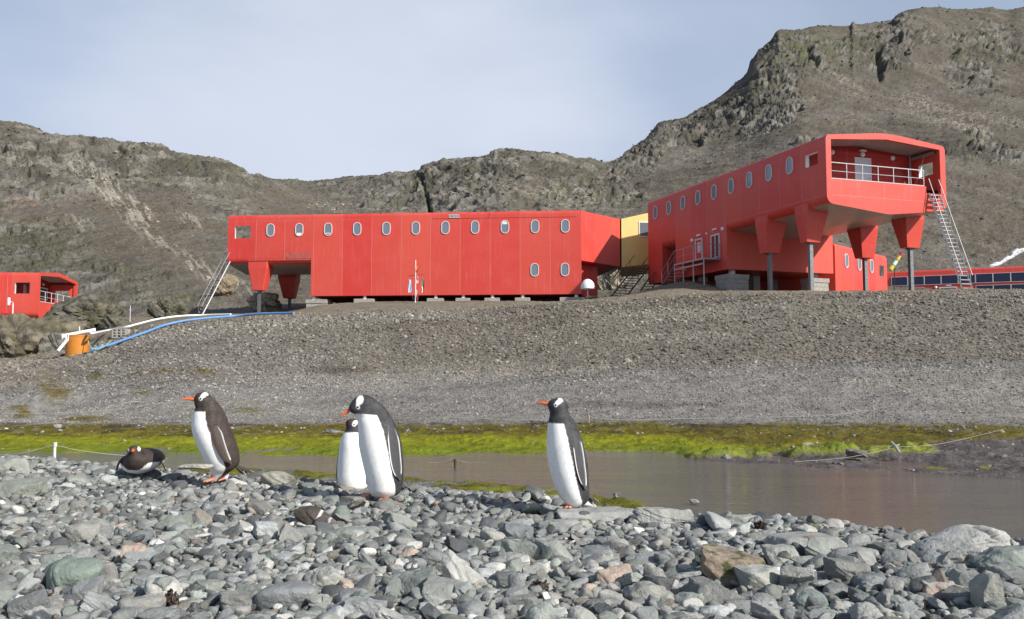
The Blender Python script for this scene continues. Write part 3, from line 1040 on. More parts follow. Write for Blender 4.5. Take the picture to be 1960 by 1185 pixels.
def leg(root, x, y, zt, zb, wt, wb, dt, db, foot, sgn):
    """tapered red leg under the hull on a dark steel post; the outer face stays flush with the wall"""
    m = MB()
    o = 0.006 * sgn
    yo = y + o
    xs = [(x - wt / 2, x + wt / 2, zt, dt), (x - wt / 2 * 0.97, x + wt / 2 * 0.97, zt - 0.45, dt), (x - wb / 2, x + wb / 2, zb, db)]
    rings = []
    for k, (x0, x1, z, d) in enumerate(xs):
        ins = 0.0 if k < 2 else 0.10
        ya, yb = yo - sgn * ins, yo - sgn * d
        c = 0.05
        rings.append([(x0 + c, ya, z), (x1 - c, ya, z), (x1, ya - sgn * c, z), (x1, yb, z), (x0, yb, z), (x0, ya - sgn * c, z)])
    vs = [p for r in rings for p in r]
    n = 6
    fs = [tuple(range(n)), tuple(range((len(rings) - 1) * n, len(rings) * n))]
    for k in range(len(rings) - 1):
        for j in range(n):
            j2 = (j + 1) % n
            fs.append((k * n + j, k * n + j2, (k + 1) * n + j2, (k + 1) * n + j))
    m.add(vs, fs)
    lo = m.build('leg', M['red'], root, K)
    p = MB()
    yc = y - sgn * (0.1 + db) / 2
    p.box((x, yc, (zb + foot) / 2), (0.20, 0.20, zb - foot))
    p.box((x, yc, zb - 0.03), (0.32, 0.32, 0.05))
    p.build('post', M['post'], lo, K)
    return lo


def balcony(m, xo, xi, hole, opening):
    """open loggia at one end of the hull: frame, skin, side walls with square holes, ceiling, floor"""
    sg = 1 if xi > xo else -1
    xf = xo + sg * 0.22
    m.plate([HULL, opening], lambda p: (xo, p[0], p[1]), 0)
    m.skin(opening, lambda p: (xo, p[0], p[1]), lambda p: (xf, p[0], p[1]), 0)
    side = lambda a, b: (abs(a[0]) < 1e-6 and abs(b[0]) < 1e-6) or (abs(a[0] + WD) < 1e-6 and abs(b[0] + WD) < 1e-6)
    m.skin(HULL, lambda p: (xo, p[0], p[1]), lambda p: (xi, p[0], p[1]), 0, lambda a, b: not side(a, b) and (a[1] + b[1]) / 2 > HB)
    m.skin(HULL, lambda p: (xo, p[0], p[1]), lambda p: (xi, p[0], p[1]), 1, lambda a, b: not side(a, b) and (a[1] + b[1]) / 2 <= HB)
    ys = [p for p in HULL if abs(p[0]) < 1e-6]
    z0, z1 = min(p[1] for p in ys), max(p[1] for p in ys)
    x0, x1 = sorted((xo, xi))
    hx0, hx1, hz0, hz1 = hole
    rect = [(x0, z0), (x1, z0), (x1, z1), (x0, z1)]
    hl = [(hx0, hz0), (hx1, hz0), (hx1, hz1), (hx0, hz1)]
    for yo, yi in ((0, -0.22), (-WD, -WD + 0.22)):
        m.plate([rect, hl], lambda p: (p[0], yo, p[1]), 0)
        fz = 3.42
        m.plate([[(x0 + .2, fz), (x1 - .02, fz), (x1 - .02, z1), (x0 + .2, z1)], hl], lambda p: (p[0], yi, p[1]), 0)
        m.skin(hl, lambda p: (p[0], yo, p[1]), lambda p: (p[0], yi, p[1]), 2)
    xa, xb = sorted((xf, xi))
    ce = [(-0.22, EV - 0.06), (-WD / 2, EV + 0.24), (-WD + 0.22, EV - 0.06)]
    for a, b in zip(ce[:-1], ce[1:]):
        m.add([(xa, *a), (xb, *a), (xb, *b), (xa, *b)], [(0, 1, 2, 3)], 1)
    m.add([(xa, -0.22, 3.42), (xb, -0.22, 3.42), (xb, -WD + 0.22, 3.42), (xa, -WD + 0.22, 3.42)], [(0, 1, 2, 3)], 1)
    inner = [(-0.22, 3.42), (-0.22, EV - 0.06), (-WD / 2, EV + 0.24), (-WD + 0.22, EV - 0.06), (-WD + 0.22, 3.42)]
    m.plate([inner], lambda p: (xi, p[0], p[1]), 0)


OPEN = [(-0.31, 3.51), (-0.31, 5.50), (-WD / 2, 5.76), (-WD + 0.34, 5.50), (-WD + 0.34, 3.16), (-6.14, 3.16), (-6.14, 3.51)]
OPENL = [(-0.31, 3.51), (-0.31, 5.50), (-WD / 2, 5.76), (-WD + 0.34, 5.50), (-WD + 0.34, 3.51)]


def shell(root, segs, L, hole=None, opening=None, seams=(), red='red'):
    m = MB()
    for x0, x1, typ in segs:
        if typ == 'balcony':
            balcony(m, x0, x1, hole, opening)
        else:
            P_ = FULL if typ == 'full' else HULL
            fa, fb = (lambda p, x=x0: (x, p[0], p[1])), (lambda p, x=x1: (x, p[0], p[1]))
            m.plate([P_], fa, 0)
            m.plate([P_], fb, 0)
            m.skin(P_, fa, fb, 0, lambda a, b: typ == 'full' or (a[1] + b[1]) / 2 > HB - 0.06)
            if typ != 'full':
                m.skin(P_, fa, fb, 1, lambda a, b: (a[1] + b[1]) / 2 <= HB - 0.06)
    wl = m.build('wall', [M[red], M['soffit'], M['pale']], root, K, 30)
    # pale joints between the panels, each a strip of its own
    jm = {}
    for x, zl in seams:
        if zl not in jm:
            q = MB()
            q.span(-0.016, 0.016, -0.01, 0.004, zl, EV - 0.28)
            o = q.build('panel_joint', M['seam'], wl, K)
            jm[zl] = o.data
        else:
            o = link('panel_joint', jm[zl], wl)
        o.location = (x * K, 0, 0)
    return wl


def model_pt(px, py, Y):
    return at(px, py, Y * K)


def frame2(A, d):
    """local x along d, outward normal on the left of d"""
    return Vector((d[0], d[1], 0)).normalized()


# --- elevated red building with the balcony, on the right
al = math.radians(19.05)
eR = frame2(None, (-math.sin(al), math.cos(al)))
RA = model_pt(1580, 258, 44.9)
zR = EYE + (7.75 - 1.6) * K
GRD_R = 7.2
rb = empty('red_station_building', (RA.x, RA.y, zR), 'elevated red building with open balcony end, oval windows and tapered legs', 'building', None, eR)
wins = [17.74 - i * 1.854 for i in range(9)]
jt = [w_ - 0.93 for w_ in wins] + [18.66]
shell(rb, [(0, 2.2, 'balcony'), (2.2, 9.05, 'hull'), (9.05, 15.1, 'full'), (15.1, 16.9, 'hull'), (16.9, 18.86, 'full')], 18.86,
      (0.63, 1.61, 4.36, 5.0), OPEN, seams=[(x, (0.02 if 9.3 < x < 15 else 2.75)) for x in jt])
for x in wins:
    window(rb, x, 4.77)
t = MB()
t.span(0.35, 8.9, -0.004, 0.005, 2.70, 2.72)
t.span(0.002, 18.7, -0.004, 0.004, 5.27, 5.285)
t.build('band_joint', M['seam'], rb, K)
t = MB()
t.span(-0.005, 0.01, -6.1, -0.3, 2.70, 2.72)
t.build('band_joint', M['seam'], rb, K)
for (x, y, sgn) in ((2.08, 0, 1), (5.62, 0, 1), (2.08, -WD, -1), (5.62, -WD, -1)):
    zt, zb, wt, wb, dt, db = (2.55, 0.62, 1.12, 0.52, 1.25, 0.95) if x < 3 else (2.55, 0.50, 1.18, 0.62, 1.25, 0.95)
    leg(rb, x, y, zt, zb, wt, wb, dt, db, (GRD_R - 0.5 - zR) / K, sgn)


def railing(root, pts, h, npost, r=0.022, mid=1, name='railing', kick=True, mat='pale'):
    m = MB()
    a, b = Vector(pts[0]), Vector(pts[1])
    up = Vector((0, 0, h))
    m.tube([a + up, b + up], r, 6)
    for k in range(mid):
        q = up * (k + 1) / (mid + 1)
        m.tube([a + q, b + q], r * 0.6, 5)
    for k in range(npost):
        p = a.lerp(b, k / (npost - 1))
        m.tube([p, p + up], r, 6)
    if kick:
        d = (b - a)
        m.tube([a + Vector((0, 0, 0.03)), b + Vector((0, 0, 0.03))], r * 1.6, 4)
    return m.build(name, M[mat], root, K)


railing(rb, [(0.10, -0.33, 3.52), (0.10, -6.08, 3.52)], 0.84, 7)
m = MB()
m.box((1.2, -7.05, 5.42), (1.7, 0.12, 0.16))
m.tube([(1.9, -6.9, 3.42), (1.9, -6.9, 5.6)], 0.035, 6)
m.tube([(1.7, -6.8, 3.42), (0.9, -6.9, 5.3)], 0.018, 5)
m.build('awning_frame', M['steel'], rb, K)


def lamp(root, x, y, z, ax='x', r=0.11):
    m = MB()
    prof = [(r * math.cos(a), r * math.sin(a)) for a in [i * math.pi / 14 for i in range(8)]]
    m.lathe([(r, -0.05)] + [(max(q[0], 0.004), q[1] * 0.7) for q in prof], (0, 0, 0), 16)
    if ax == 'x':
        m.v = [(-p[2] + x, p[0] + y, p[1] + z) for p in m.v]
    else:
        m.v = [(p[0] + x, p[2] + y, p[1] + z) for p in m.v]
    return m.build('lamp', M['white'], root, K, 50)


def end_door(root, x, y0, y1, z0, z1, leafmat, sg=-1):
    m = MB()
    o = [(y0, z0), (y1, z0), (y1, z1), (y0, z1)]
    i = [(y0 - 0.07, z0 + 0.06), (y1 + 0.07, z0 + 0.06), (y1 + 0.07, z1 - 0.07), (y0 - 0.07, z1 - 0.07)]
    m.prism([o, i], lambda p: (x + sg * 0.06, p[0], p[1]), lambda p: (x - sg * 0.02, p[0], p[1]))
    d = m.build('door', M['white'], root, K)
    l_ = MB()
    l_.span(x + sg * 0.005, x + sg * 0.03, y0 - 0.075, y1 + 0.075, z0 + 0.065, z1 - 0.075)
    l_.build('door_leaf', leafmat, d, K)
    h = MB()
    h.tube([(x + sg * 0.03, y1 + 0.13, z0 + 0.78), (x + sg * 0.07, y1 + 0.13, z0 + 0.78), (x + sg * 0.07, y1 + 0.24, z0 + 0.78)], 0.013, 6)
    h.build('handle', M['steel'], d, K)
    return d


end_door(rb, 2.2, -3.51, -4.55, 3.45, 5.33, simple('pale_blue_door', (0.62, 0.66, 0.74), 0.35, var=0.03))
for y, z in ((-2.1, 5.48), (-4.03, 5.50), (-6.0, 5.47)):
    lamp(rb, 2.15, y, z, 'x', 0.13)
m = MB()
m.box((2.1, -4.0, 5.69), (0.14, 0.36, 0.08))
m.build('exit_light', M['white'], rb, K)
# doors, lamps and signs in the long side
for x0, x1 in ((11.73, 12.58), (9.78, 10.75)):
    m = MB()
    o = [(x0, 0.80), (x1, 0.80), (x1, 2.22), (x0, 2.22)]
    i = [(x0 + 0.08, 0.84), (x1 - 0.08, 0.84), (x1 - 0.08, 2.13), (x0 + 0.08, 2.13)]
    m.prism([o, i], lambda p: (p[0], 0.06, p[1]), lambda p: (p[0], -0.02, p[1]))
    d = m.build('door', M['pale'], rb, K)
    dl = MB()
    dl.span(x0 + 0.07, x1 - 0.07, -0.03, 0.02, 0.83, 2.14)
    if x0 > 11:
        dl.build('door_leaf', M['red'], d, K)
        gl = MB()
        gl.span(x0 + 0.22, x1 - 0.25, 0.0, 0.03, 1.35, 1.98)
        gl.build('pane', M['pale'], d, K)
    else:
        dl.build('door_leaf', M['dglass'], d, K)
        gl = MB()
        gl.span(x0 + 0.45, x0 + 0.52, 0.0, 0.05, 0.83, 2.14)
        gl.build('door_frame', M['pale'], d, K)
for x, z, r in ((12.95, 2.22, 0.12), (9.45, 2.42, 0.12), (11.25, 2.40, 0.07)):
    lamp(rb, x, 0.04, z, 'y', r)
for x, z in ((12.15, 2.43), (10.3, 2.52)):
    m = MB()
    m.box((x, 0.05, z), (0.42, 0.08, 0.10))
    m.build('door_sign', M['white'], rb, K)

# entrance platform with steps
pl = MB()
fz = 0.72
pl.span(9.75, 13.3, 0.02, 1.15, fz - 0.10, fz)
for x in (9.8, 11.0, 12.2, 13.25):
    pl.tube([(x, 1.1, -1.35), (x, 1.1, fz)], 0.04, 6)
pl.span(9.75, 13.3, 1.11, 1.15, fz - 0.40, fz - 0.30)
for i in range(6):
    pl.span(13.35 + 0.26 * i, 13.62 + 0.26 * i, 0.1, 1.1, fz - 0.2 - 0.17 * i, fz - 0.16 - 0.17 * i)
for y in (0.08, 1.12):
    pl.tube([(13.3, y, fz - 0.08), (14.95, y, fz - 1.16)], 0.05, 4)
ep = empty('entrance_platform', (RA.x, RA.y, zR), 'grey steel landing with railing and steps below two doors', 'platform', None, eR)
pl.build('deck', M['steel'], ep, K)
railing(ep, [(9.78, 1.12, fz), (13.28, 1.12, fz)], 0.82, 4, 0.024, kick=False, mat='steel')
railing(ep, [(9.78, 0.06, fz), (9.78, 1.12, fz)], 0.82, 2, 0.024, kick=False, mat='steel')
railing(ep, [(13.28, 1.12, fz), (14.9, 1.12, fz - 1.12)], 0.82, 3, 0.024, kick=False, mat='steel')


def masonry(name, c, s, rz, label, cap=True):
    """pier of rough courses with a concrete cap and a white bearing pad"""
    o = empty(name, c, label, 'pier', 'piers under the red buildings', (math.cos(rz), math.sin(rz)))
    m = MB()
    n = max(1, int(round(s[2] / 0.42)))
    h = s[2] / n
    for k in range(n):
        nb = max(1, int(round(s[0] / 0.9)))
        off = 0.5 if k % 2 else 0.0
        xs = sorted(set([0.0, 1.0] + [min(1, max(0, (q + off) / nb)) for q in range(nb + 1)]))
        for a, b in zip(xs[:-1], xs[1:]):
            j = 0.02 * random.uniform(0, 1.6)
            m.span(-s[0] / 2 + a * s[0] + 0.012, -s[0] / 2 + b * s[0] - 0.012, -s[1] / 2 + j, s[1] / 2 - j, k * h + 0.012, (k + 1) * h - 0.004)
    m.build('block', M['conc'], o)
    if cap:
        p = MB()
        p.span(-s[0] / 2 - 0.04, s[0] / 2 + 0.04, -s[1] / 2 - 0.04, s[1] / 2 + 0.04, s[2], s[2] + 0.34)
        p.build('cap', M['conc'], o)
    return o


def loc_of(root_xy, e, x, y):
    n = Vector((-e.y, e.x, 0))
    return Vector((root_xy.x, root_xy.y, 0)) + e * (x * K) + n * (y * K)


for x, y, s, lb in ((9.75, -0.75, (1.7, 1.9, 1.5), 'rough masonry pier beside the steps of the elevated building'),
                    (9.9, -6.7, (1.3, 1.7, 1.1), 'masonry pier under the far lit corner of the elevated building')):
    p = loc_of(RA, eR, x, y)
    masonry('masonry_pier', (p.x, p.y, zR - 0.36 - 0.34 - s[2] - 0.0), s, math.atan2(eR.y, eR.x), lb)
    m = MB()
    m.box((p.x, p.y, zR - 0.18), (0.35, 0.35, 0.37), 0, math.atan2(eR.y, eR.x))
    b = m.build('bearing_pad', M['white'])
    tag(b, 'white bearing pad on the ' + ('rough pier beside the steps' if y > -3 else 'far pier by the porthole wing'), 'support', 'bearing pads')
# dark supports below the lower storey
for x, y in ((13.5, -1.0), (13.5, -6.2), (17.9, -1.2), (17.9, -6.2), (11.8, -3.7)):
    p = loc_of(RA, eR, x, y)
    m = MB()
    m.box((p.x, p.y, zR - 1.0), (0.6, 0.6, 2.0), 0, 0.3)
    tag(m.build('support_block', M['conc']), 'low concrete support in the shade under the elevated building', 'support', 'supports in the shade under the building')

# --- long red building on the left
th = math.radians(5)
eM = frame2(None, (-math.cos(th), math.sin(th)))
MA_ = model_pt(1113, 565, 62.0)
zM = EYE + (7.05 - 1.6) * K
mb_ = empty('red_station_building', (MA_.x, MA_.y, zM), 'long red building with a row of oval windows, on low concrete pads', 'building', None, eM)
wins = [1.07 + i * 2.052 for i in range(11)]
jt = [w_ + 1.026 for w_ in wins]
shell(mb_, [(0, 18.67, 'full'), (18.67, 22.65, 'hull'), (24.65, 22.65, 'balcony')], 24.65, (23.0, 24.15, 4.08, 4.94), OPENL,
      seams=[(x, 0.03 if x < 18.6 else 2.5) for x in jt], red='redlong')
for x in wins:
    window(mb_, x, 4.63)
for x in (1.1, 3.15):
    window(mb_, x, 1.66)
for k, (z0, z1) in ((9, (-0.40, -0.22)), (2, (0.18, 0.40)), (8, (-0.30, -0.25))):
    q = MB()
    q.span(-0.17, 0.17, 0.019, 0.024, z0, z1)
    o = q.build('blind', M['white'], mb_, K)
    o.location = (wins[k] * K, 0, 4.63 * K)
t = MB()
t.span(18.75, 23.2, -0.004, 0.006, 2.52, 2.545)
t.span(14.9, 24.3, -0.004, 0.004, 5.28, 5.295)
t.build('band_joint', M['seam'], mb_, K)
t = MB()
t.span(0.3, 10.2, -0.004, 0.008, 5.24, 5.265)
t.span(6.23, 6.26, -0.15, 0.008, 5.26, 5.60)
t.build('roof_flashing', simple('dark_red_joint', (0.12, 0.02, 0.02), 0.6), mb_, K)
t = MB()
t.span(18.72, 20.5, -0.004, 0.007, 2.60, 3.02)
t.build('faded_panel', simple('worn_red_panel', (0.40, 0.085, 0.075), 0.6, var=0.3, scale=3), mb_, K, label='worn duller red panel patch')
for (y, sgn) in ((0, 1), (-WD, -1)):
    leg(mb_, 22.48, y, 2.42, 0.44, 1.42, 0.80, 1.25, 0.80, -1.75, sgn)
# small plaque with the station's lettering under the eave
pq = MB()
pq.span(8.33, 9.05, 0.004, 0.035, 5.30, 5.53)
po = pq.build('plaque', M['plaque'], mb_, K)
tx = bpy.data.curves.new('lettering', 'FONT')
tx.body = '1988 2018'
tx.size = 0.155 * K
tx.extrude = 0.002
tx.align_x = 'CENTER'
tx.align_y = 'CENTER'
tmp = bpy.data.objects.new('lettering_curve', tx)
lm = bpy.data.meshes.new_from_object(tmp)
bpy.data.objects.remove(tmp)
lm.materials.clear()
lm.materials.append(M['ink'])
to = link('lettering', lm, po)
to.rotation_euler = (math.pi / 2, 0, math.pi)
to.location = (8.69 * K, 0.042 * K, 5.415 * K)
# pads
pads = [(0.35, 2.2, 0.45), (3.98, 1.0, .34), (6.05, 1.0, .34), (8.05, 0.95, .34), (9.95, 1.1, .34), (14.9, 1.35, .4)]
for i, (x, wd, hh) in enumerate(pads):
    p = loc_of(MA_, eM, x, -0.25)
    m = MB()
    m.box((p.x, p.y, zM - 0.30 - hh / 2 - 0.2), (wd * K, 1.1, hh + 0.4), 0, math.atan2(eM.y, eM.x))
    o = m.build('concrete_pad', M['conc'])
    words = ['widest pad, at the right corner by the white dome', 'first pad left of the white dome corner', 'pad second from the white dome corner', 'pad third from the white dome corner', 'pad just right of the flag mast', 'pad well left of the flag mast']
    tag(o, 'grey concrete ' + words[i], 'pad', 'concrete pads under the long red building')
    f = MB()
    f.lathe([(0.20, 0), (0.13, 0.31)], (p.x, p.y, zM - 0.305), 10)
    f.build('bearing_foot', M['white'], o)
p = loc_of(MA_, eM, 18.3, -0.9)
masonry('masonry_pier', (p.x, p.y, zM - 0.3 - 0.34 - 1.5), (1.9, 2.0, 1.5), math.atan2(eM.y, eM.x), 'pale block pier half buried in gravel at the left corner')
m = MB()
m.lathe([(0.2, 0), (0.13, 0.31)], (loc_of(MA_, eM, 18.5, -0.3).x, loc_of(MA_, eM, 18.5, -0.3).y, zM - 0.305), 10)
tag(m.build('bearing_pad', M['white']), 'white bearing pad on the half buried block pier', 'support', 'bearing pads')
# dark foundation beam far under the floor
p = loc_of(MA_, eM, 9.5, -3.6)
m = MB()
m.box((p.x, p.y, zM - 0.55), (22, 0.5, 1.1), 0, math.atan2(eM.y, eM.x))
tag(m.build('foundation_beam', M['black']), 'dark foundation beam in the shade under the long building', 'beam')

# --- chamfered end and yellow link between the two buildings
Q0 = loc_of(MA_, eM, 0.02, -0.02)
Q1 = model_pt(1188, 600, 65.3)
Q2 = Vector((Q1.x + 3.6, Q1.y + 0.5, 0))
back = Vector((-0.55, 0.83, 0))


def link_part(m, a, b, za, zb_, ba, bb, dep, mi=0):
    """hull piece between plan points a and b: eaves za, zb_ and undersides ba, bb, running back by dep"""
    fr = [(a.x, a.y, ba), (b.x, b.y, bb), (b.x, b.y, zb_), (a.x, a.y, za)]
    d = Vector((dep[0], dep[1], 0))
    mid = d * 0.5
    bk = [(p[0] + d.x, p[1] + d.y, p[2]) for p in fr]
    m.add(fr + bk, [(0, 1, 2, 3), (4, 7, 6, 5), (0, 3, 7, 4), (1, 5, 6, 2)], mi)
    top = [(a.x, a.y, za), (b.x, b.y, zb_), (b.x + d.x, b.y + d.y, zb_), (a.x + d.x, a.y + d.y, za),
           (a.x + mid.x, a.y + mid.y, za + 0.5), (b.x + mid.x, b.y + mid.y, zb_ + 0.5)]
    m.add(top, [(0, 1, 5, 4), (4, 5, 2, 3)], mi)
    bot = [(a.x, a.y, ba), (b.x, b.y, bb), (b.x + d.x, b.y + d.y, bb), (a.x + d.x, a.y + d.y, ba),
           (a.x + mid.x, a.y + mid.y, ba - 0.6), (b.x + mid.x, b.y + mid.y, bb - 0.6)]
    m.add(bot, [(0, 4, 5, 1), (4, 3, 2, 5)], mi)


eaveM = zM + (EV - 0.03) * K
hullM = zM + 2.2 * K
m = MB()
link_part(m, Q0, Q1, eaveM, eaveM - 0.02, hullM + .1, hullM + 0.05, (-4, 8.0))
lo = m.build('link_module', M['red'])
tag(lo, 'red angled end module between the long building and the yellow link', 'building')
m = MB()
Q1b = Vector((Q1.x + 0.10, Q1.y - 0.02, 0))
link_part(m, Vector((Q1.x - 0.02, Q1.y + 0.1, 0)), Q1b, eaveM - 0.03, eaveM - 0.03, hullM + 0.02, hullM + 0.02, (-0.4, 7.5))
m.build('gasket', M['black'], lo)
m = MB()
link_part(m, Q1b + Vector((0.03, -0.02, 0)), Q2, eaveM - 0.02, eaveM + 0.85, hullM + 0.0, hullM + 0.45, (0.6, 6.5))
yo = m.build('yellow_link', M['yellow'])
tag(yo, 'yellow link module joining the two red buildings', 'building')
d_ = (Q2 - Q1b).normalized()
nrm = Vector((d_.y, -d_.x, 0))
wc_ = Q1b + d_ * 2.35 + nrm * 0.03
m = MB()
ax = Matrix.Rotation(math.atan2(d_.y, d_.x), 3, 'Z')
m.box((wc_.x, wc_.y, eaveM - 0.95), (1.25, 0.08, 1.45), 0, ax=ax)
wo = m.build('window', M['white'], yo)
m = MB()
m.box((wc_.x + nrm.x * 0.03, wc_.y + nrm.y * 0.03, eaveM - 0.95), (1.05, 0.06, 1.25), 0, ax=ax)
m.build('pane', M['glass'], wo)
# shaded lower end wall of the long building
m = MB()
pa, pb = loc_of(MA_, eM, 0.03, -1.3), loc_of(MA_, eM, -1.1, -2.6)
m.add([(pa.x, pa.y, zM), (pb.x, pb.y, zM - 0.1), (pb.x, pb.y, hullM), (pa.x, pa.y, hullM), (pa.x - 2, pa.y + 6, zM), (pb.x - 2, pb.y + 6, zM), (pb.x - 2, pb.y + 6, hullM), (pa.x - 2, pa.y + 6, hullM)],
      [(0, 1, 2, 3), (1, 5, 6, 2), (4, 7, 6, 5), (0, 3, 7, 4), (3, 2, 6, 7), (0, 4, 5, 1)])
m.build('lower_wall', M['red'], lo)


def stair(name, top, bot, width, wdir, n, label, mat='steel', rail=0.9, rails=True, r=0.035, rail_n=4):
    """open stair: two stringers, treads, handrails"""
    o = empty(name, bot, label, 'stair')
    wdir = Vector(wdir).normalized()
    a, b = Vector(top) - Vector(bot), Vector((0, 0, 0))
    m = MB()
    for s in (-1, 1):
        off = wdir * (width / 2 * s)
        m.tube([a + off, b + off], r * 1.9, 4)
    m.build('stringer', M[mat], o)
    fwd = Vector((a.x, a.y, 0)).normalized()
    ax = Matrix((fwd, wdir, Vector((0, 0, 1)))).transposed()
    m = MB()
    for k in range(n):
        p = b.lerp(a, (k + 0.5) / n)
        m.box(p, (0.20, width, 0.05), 0, ax=ax)
    m.build('tread', M[mat], o)
    if rails:
        for s in (-1, 1):
            m = MB()
            off = wdir * (width / 2 * s)
            up = Vector((0, 0, rail))
            m.tube([a + off + up, b + off + up], r * 0.75, 6)
            for k in range(rail_n):
                p = b.lerp(a, (k + 0.3) / rail_n) + off
                m.tube([p, p + up], r * 0.6, 5)
            m.build('handrail', M[mat], o)
    return o


rR = Vector((math.cos(al), math.sin(al), 0))
top = loc_of(RA, eR, -0.05, -6.58)
top.z = zR + 3.16 * K
bot = Vector((top.x - eR.x * 2.55 + rR.x * 0.05, top.y - eR.y * 2.55 + rR.y * .05, 0))
bot.z = at(1852, 556, bot.y).z
stair('balcony_stair', top, bot, 0.84, rR, 24, 'steep grey steel stair from the balcony down to the gravel', 'steel', 1.0, True, 0.036, 5)
# stair at the left end of the long building
tl = loc_of(MA_, eM, 24.7, -0.9)
tl.z = zM + 3.1 * K
bl = at(381, 607, 81.0)
stair('end_stair', tl, bl, 1.15, Vector((0.62, -0.78, 0)), 22, 'grey steel stair leaning on the left end of the long building', 'steel', 0.95, True, 0.030, 6)
# dark stair under the yellow link
stair('dark_stair', at(1228, 512, 83.5), at(1180, 574, 79.6), 1.5, (0.9, 0.42, 0), 13, 'black steel stair climbing under the yellow link', 'black', 1.05, True, 0.045, 4)
stair('dark_stair', at(1236, 556, 80.5), at(1262, 517, 84.0), 0.9, (0.9, -0.3, 0), 8, 'short dark steel steps behind the shaded leg of the elevated building', 'black', 1.0, True, 0.04, 3)

# --- rear wing with portholes
Wa = at(1697, 490, 63.2 * K)
Wb = at(1597, 467, 57.0 * K)
eW = Vector((Wb.x - Wa.x, Wb.y - Wa.y, 0))
Lw = eW.length / K
eW.normalize()
zW = Wa.z - EV * K
wb_ = empty('red_wing', (Wa.x, Wa.y, zW), 'low red wing with three oval windows behind the tapered legs', 'building', None, eW)
shell(wb_, [(0, 1.9, 'balcony'), (1.9, Lw - 0.03, 'hull')], Lw, (0.55, 1.35, 4.2, 4.95), OPENL, seams=[(x, 2.6) for x in (1.95, 3.85, 5.7)])
for k in range(3):
    window(wb_, 2.75 + 2.0 * k, 4.75)
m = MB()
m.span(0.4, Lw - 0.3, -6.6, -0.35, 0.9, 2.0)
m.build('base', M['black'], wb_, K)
m = MB()
m.span(-0.2, Lw - 0.1, -0.02, 0.55, 2.0, 2.06)
m.build('apron', M['red'], wb_, K)

# --- long building with solar panels on the far right
S0 = at(1700, 520, 102 * K)
eS = Vector((-0.915, 0.404, 0))
S1 = Vector((S0.x, S0.y, 0)) - eS * 38.0
zS = S0.z - 5.0
sb = empty('solar_building', (S1.x, S1.y, zS), 'long low red building clad with two rows of blue solar panels', 'building', None, eS)
SPRF = fillet([(0, 4.95), (-4, 5.35), (-8, 4.95), (-8, 0), (0, 0)], [0.3, 0.5, 0.3, 0, 0])
m = MB()
fa, fb = (lambda p: (0, p[0], p[1])), (lambda p: (38.2, p[0], p[1]))
m.prism([SPRF], fa, fb)
m.build('wall', M['red'], sb, 1.0, 30)
pm, fm = MB(), MB()
pm.span(0.04, 2.12, 0.05, 0.09, 0.04, 1.26)
o, i = [(0, 0), (2.16, 0), (2.16, 1.30), (0, 1.30)], [(0.04, 0.035), (2.12, 0.035), (2.12, 1.265), (0.04, 1.265)]
fm.prism([o, i], lambda p: (p[0], 0.11, p[1]), lambda p: (p[0], 0.0, p[1]))
p0 = f0 = None
for r_, z in ((0, 2.85), (1, 1.20)):
    for k in range(14):
        x = 37.6 - 2.2 * k - 2.16
        if r_ == 1 and 2 <= k <= 4:
            continue
        if p0 is None:
            f0 = fm.build('solar_panel', M['white'], sb)
            p0 = pm.build('cells', M['solar'], f0)
            fo = f0
        else:
            fo = link('solar_panel', f0.data, sb)
            link('cells', p0.data, fo)
        fo.location = (x, 0.03, z)
m = MB()
o, i = [(29.0, 0.7), (31.3, 0.7), (31.3, 2.45), (29.0, 2.45)], [(29.15, 0.7), (31.15, 0.7), (31.15, 2.3), (29.15, 2.3)]
m.prism([o, i], lambda p: (p[0], 0.16, p[1]), lambda p: (p[0], 0.0, p[1]))
d = m.build('door', M['pale'], sb)
m = MB()
m.span(29.15, 31.15, 0.01, 0.06, 0.7, 2.3)
m.build('door_leaf', M['glass'], d)
m = MB()
m.lathe([(0.01, -.2), (0.16, -.12), (0.2, 0), (0.16, .12), (0.01, .2)], (31.75, 0.2, 2.42), 12)
m.build('lamp', M['white'], sb, 1, 50)
m = MB()
m.span(29.7, 30.4, 0.04, 0.12, 2.62, 2.72)
m.build('door_sign', M['white'], sb)

# --- cabin at the left edge
Ca = at(75, 522, 70 * K)
eC = Vector((-0.998, -0.068, 0)).normalized()
zC = Ca.z - EV * K
cb = empty('red_cabin', (Ca.x, Ca.y, zC), 'red cabin with a railed balcony at the left edge, half behind a mossy boulder', 'building', None, eC)
shell(cb, [(0, 2.2, 'balcony'), (2.2, 14, 'hull')], 14, (0.63, 1.75, 4.1, 4.95), OPENL, seams=[(x, 2.6) for x in (2.3, 4.2, 6.0)])
railing(cb, [(0.10, -0.33, 3.52), (0.10, -7.0, 3.52)], 0.84, 7)
end_door(cb, 2.2, -3.4, -4.4, 3.45, 5.2, M['dglass'])
m = MB()
o, i = [(-5.0, 4.1), (-6.7, 4.1), (-6.7, 5.1), (-5.0, 5.1)], [(-5.1, 4.2), (-6.6, 4.2), (-6.6, 5.0), (-5.1, 5.0)]
m.prism([o, i], lambda p: (2.14, p[0], p[1]), lambda p: (2.19, p[0], p[1]))
wo = m.build('window', M['pale'], cb, K)
m = MB()
m.span(2.17, 2.195, -6.65, -5.05, 4.15, 5.05)
m.build('pane', M['dglass'], wo, K)
m = MB()
m.span(2.15, 2.195, -2.9, -2.3, 4.1, 5.1)
m.build('window', M['glass'], cb, K)
for y in (-3.9, -5.85):
    lamp(cb, 2.15, y, 5.36)
for x, y, sgn in ((3.4, 0, 1), (2.3, -WD, -1)):
    leg(cb, x, y, 2.5, 0.4, 1.3, 0.7, 1.2, 0.8, -1.5, sgn)
m = MB()
p = at(80, 622, 92)
